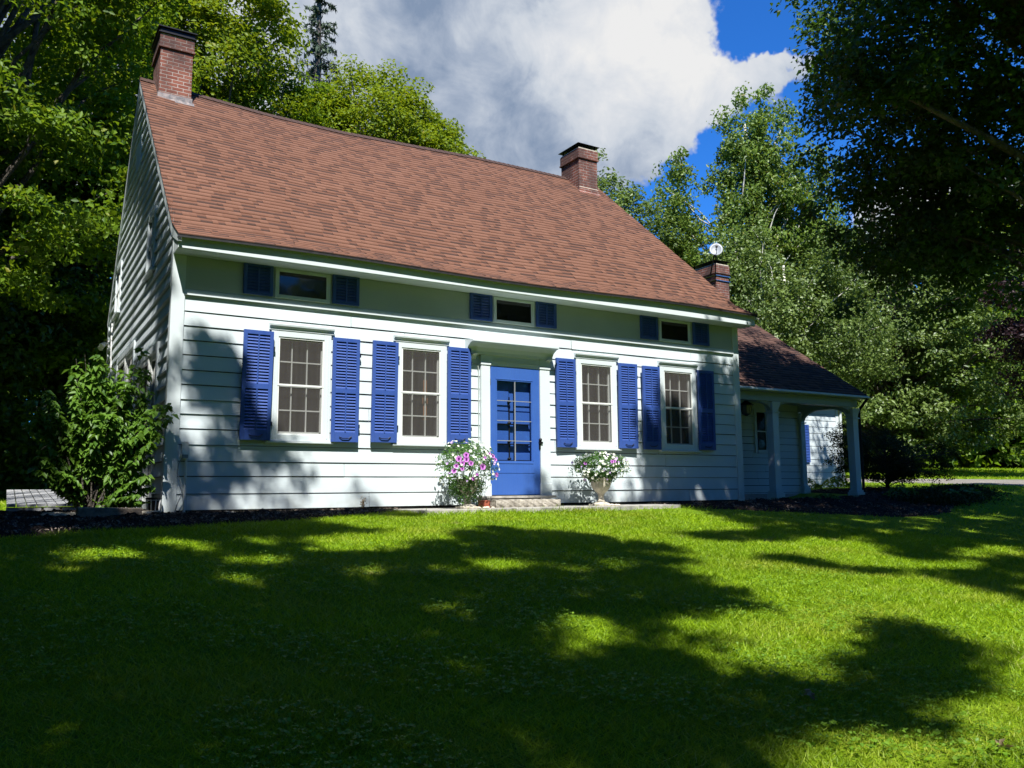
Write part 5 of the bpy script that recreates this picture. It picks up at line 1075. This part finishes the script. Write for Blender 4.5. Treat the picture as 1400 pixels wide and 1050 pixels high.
# woods behind everything
rng = np.random.default_rng(91); n = 240000; a = np.radians(rng.uniform(-38, 92, n)); d = rng.uniform(44, 62, n); az_ = np.degrees(a)
x = CAM[0] + d * np.sin(a); y = CAM[1] + d * np.cos(a); gz = ground(x, y)
top = 10 + 3 * np.sin(az_ * .21) + 2 * np.sin(az_ * .63 + 1) + 1.2 * np.sin(az_ * 1.7); top = np.where((az_ > 15) & (az_ < 50), top * .62, top); top = np.where(az_ < 15, top * 1.5, top)
z = gz + rng.random(n) ** .8 * top * (.8 + .2 * np.sin(d))
k = ~((np.hypot(x - 40, y - 12) < 12) & (z < .8)) ; C = np.stack([x, y, z], -1)[k & ((d > 50) | (az_ < 45))]
props(leaf_mesh('woods', 'leaf_maple', None, rng, C, rng.normal(size=C.shape) * .7 + (-.1, -.5, .6), rng.uniform(.35, .7, len(C))), 'mass of distant woods closing the view behind house and lawn', None, None, 'stuff')
rng = np.random.default_rng(92); n = 26000; t_ = rng.random(n); x = 37 + 14 * t_ + rng.normal(size=n) * .8; y = 27 - 14 * t_ + rng.normal(size=n) * .8
props(leaf_mesh('undergrowth', 'leaf_maple', None, rng, np.stack([x, y, ground(x, y) + rng.random(n) ** 1.3 * (1.1 + .5 * np.sin(t_ * 30))], -1), rng.normal(size=(n, 3)) * .5 + (-.2, -.4, .7), rng.uniform(.12, .25, n)), 'low bright undergrowth along the back of the far lawn', None, None, 'stuff')

rng = np.random.default_rng(93); n = 30000; x = rng.uniform(-16, -.2, n); y = 12.5 + rng.uniform(0, 7, n) + np.where(x > -2, 0, 0)
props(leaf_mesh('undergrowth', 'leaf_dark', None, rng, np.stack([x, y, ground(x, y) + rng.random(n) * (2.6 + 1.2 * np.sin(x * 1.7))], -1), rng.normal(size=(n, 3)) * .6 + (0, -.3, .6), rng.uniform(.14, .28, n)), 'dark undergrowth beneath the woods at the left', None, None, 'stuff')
# the tall trees that ring the lawn behind the photographer (they face the house and close the sky low down)
rng = np.random.default_rng(94); n = 90000; a = np.radians(rng.uniform(88, 338, n)); d = rng.uniform(24, 34, n); az_ = np.degrees(a)
x = CAM[0] + d * np.sin(a); y = CAM[1] + d * np.cos(a); top = 19 + 3 * np.sin(az_ * .11) + 2 * np.sin(az_ * .37)
props(leaf_mesh('woods', 'leaf_maple', None, rng, np.stack([x, y, ground(x, y) + rng.random(n) * top], -1), rng.normal(size=(n, 3)) * .7 + (0, 0, .6), rng.uniform(.6, 1.1, n)), 'ring of tall trees round the lawn on the side away from the house', None, None, 'stuff')
n = 60000; a = np.radians(rng.uniform(262, 334, n)); d = rng.uniform(12, 17, n); x = CAM[0] + d * np.sin(a); y = CAM[1] + d * np.cos(a)
props(leaf_mesh('woods', 'leaf_maple', None, rng, np.stack([x, y, ground(x, y) + rng.random(n) * (13 + 2 * np.sin(a * 9))], -1), rng.normal(size=(n, 3)) * .7 + (0, 0, .6), rng.uniform(.35, .6, n)), 'wall of tall trees closing the left side of the lawn outside the frame', None, None, 'stuff')
# ------------------------------------------------------------------ light, sky, camera
w = bpy.data.worlds.new('World'); scene.world = w; w.use_nodes = True; w.node_tree.nodes.clear()
class WN: node_tree = w.node_tree
t = NT(WN)
sky = t.add('ShaderNodeTexSky', sky_type='NISHITA', sun_disc=False, sun_elevation=SUN_EL, sun_rotation=math.pi + SUN_PHI, air_density=1.0, dust_density=.25, ozone_density=2.2, altitude=200)
dirv = t.coords('Generated'); s = t.sep(dirv)
azd = t.math('MULTIPLY', t.math('ARCTAN2', s[0], s[1]), 57.2958); eld = t.math('MULTIPLY', t.math('ARCSINE', s[2]), 57.2958)
wn = t.add('ShaderNodeSeparateColor', {0: t.noise(dirv, 4.5, 6, .62, col=True)}).outputs
aw = t.math('ADD', azd, t.math('MULTIPLY', t.math('SUBTRACT', wn[0], .5), 16.)); ew = t.math('ADD', eld, t.math('MULTIPLY', t.math('SUBTRACT', wn[1], .5), 11.))
def blob(a, e, ra, re, k=1.):
    u = t.math('DIVIDE', t.math('SUBTRACT', aw, a), ra); v = t.math('DIVIDE', t.math('SUBTRACT', ew, e), re)
    q = t.math('ADD', t.math('MULTIPLY', u, u), t.math('MULTIPLY', v, v)); return t.math('MULTIPLY', t.math('POWER', 2.718, t.math('MULTIPLY', q, -1.)), k)
def total(L):
    r = L[0]
    for x_ in L[1:]: r = t.math('ADD', r, x_)
    return r
dens = total([blob(34.8, 28, 6.9, 6.5, 1.2), blob(27, 29, 12, 8, 1.2), blob(12, 30, 14, 14, 1.), blob(33, 34, 12, 6, 1.), blob(40, 24.5, 5, 3.5, .8), blob(48.5, 26.4, 5.0, 1.3, 1.25), blob(60, 16.5, 4.5, 3, 1.1), blob(51.5, 24, 3., 1., .35), blob(-12, 33, 20, 16, .9), blob(30, 21.5, 5, 2.5, .5)])
fb = t.noise(dirv, 8., 10, .62, .3); dens = t.math('ADD', dens, t.math('MULTIPLY', t.math('SUBTRACT', fb, .5), 1.1))
alpha = t.ramp(dens, [(.40, 0.), (.58, 1.)], 'EASE')
# sunlit heads are white, the thick left body is grey-blue
white = total([blob(39.5, 27.5, 5.0, 4.5, 1.), blob(37, 31, 5, 3.5, .8), blob(33, 31, 4, 2., .4), blob(47.5, 27, 6, 2, .8), blob(60, 17, 5, 4, .8), blob(36, 25, 3, 2, .5)])
n1 = t.math('SUBTRACT', t.noise(dirv, 5., 4, .6, .6), .5); n2 = t.math('SUBTRACT', t.noise(dirv, 15., 8, .62, .4), .5)
white = t.math('SUBTRACT', white, blob(27, 23, 9, 4.5, .5))
white = t.math('ADD', t.math('ADD', t.math('MULTIPLY', white, .55), .27), t.math('ADD', t.math('MULTIPLY', n1, 1.2), t.math('MULTIPLY', n2, 1.1)))
ccol = t.ramp(white, [(.0, (.27, .36, .52)), (.25, (.46, .54, .68)), (.5, (.70, .76, .85)), (.78, (.86, .89, .94)), (1., (1.0, 1.0, 1.0))])
skyc = t.mix(1., sky.outputs[0], (.27, .98, 2.0), 'MULTIPLY')
bs = t.add('ShaderNodeBackground', {'Color': skyc, 'Strength': .058}).outputs[0]
bc = t.add('ShaderNodeBackground', {'Color': ccol, 'Strength': .47}).outputs[0]
sh0 = t.add('ShaderNodeMixShader', {0: alpha, 1: bs, 2: bc}).outputs[0]
t.l.new(sh0, t.add('ShaderNodeOutputWorld').inputs[0])

sl = bpy.data.lights.new('sun', 'SUN'); sl.energy = 5.0; sl.angle = rad(.53); sl.color = (1., .975, .93)
so = bpy.data.objects.new('sun', sl); col.objects.link(so)
sd_ = Vector((math.sin(SUN_PHI) * math.cos(SUN_EL), math.cos(SUN_PHI) * math.cos(SUN_EL), -math.sin(SUN_EL))); so.rotation_euler = sd_.to_track_quat('-Z', 'Y').to_euler(); so.location = (0, -20, 30)
cd_ = bpy.data.cameras.new('camera'); cd_.sensor_width = 36; cd_.lens = 36 * 1130 / 1400; cd_.clip_end = 2000; cd_.clip_start = .05
co = bpy.data.objects.new('camera', cd_); col.objects.link(co)
R_ = Matrix(((CR[0], CU[0], -CF[0]), (CR[1], CU[1], -CF[1]), (CR[2], CU[2], -CF[2]))); co.matrix_world = Matrix.Translation(Vector(CAM)) @ R_.to_4x4()
scene.camera = co
scene.view_settings.view_transform = 'Standard'; scene.view_settings.look = 'None'; scene.view_settings.exposure = .86; scene.view_settings.gamma = 1
scene.cycles.max_bounces = 8; scene.cycles.transparent_max_bounces = 12; scene.cycles.diffuse_bounces = 3; scene.cycles.sample_clamp_indirect = 6
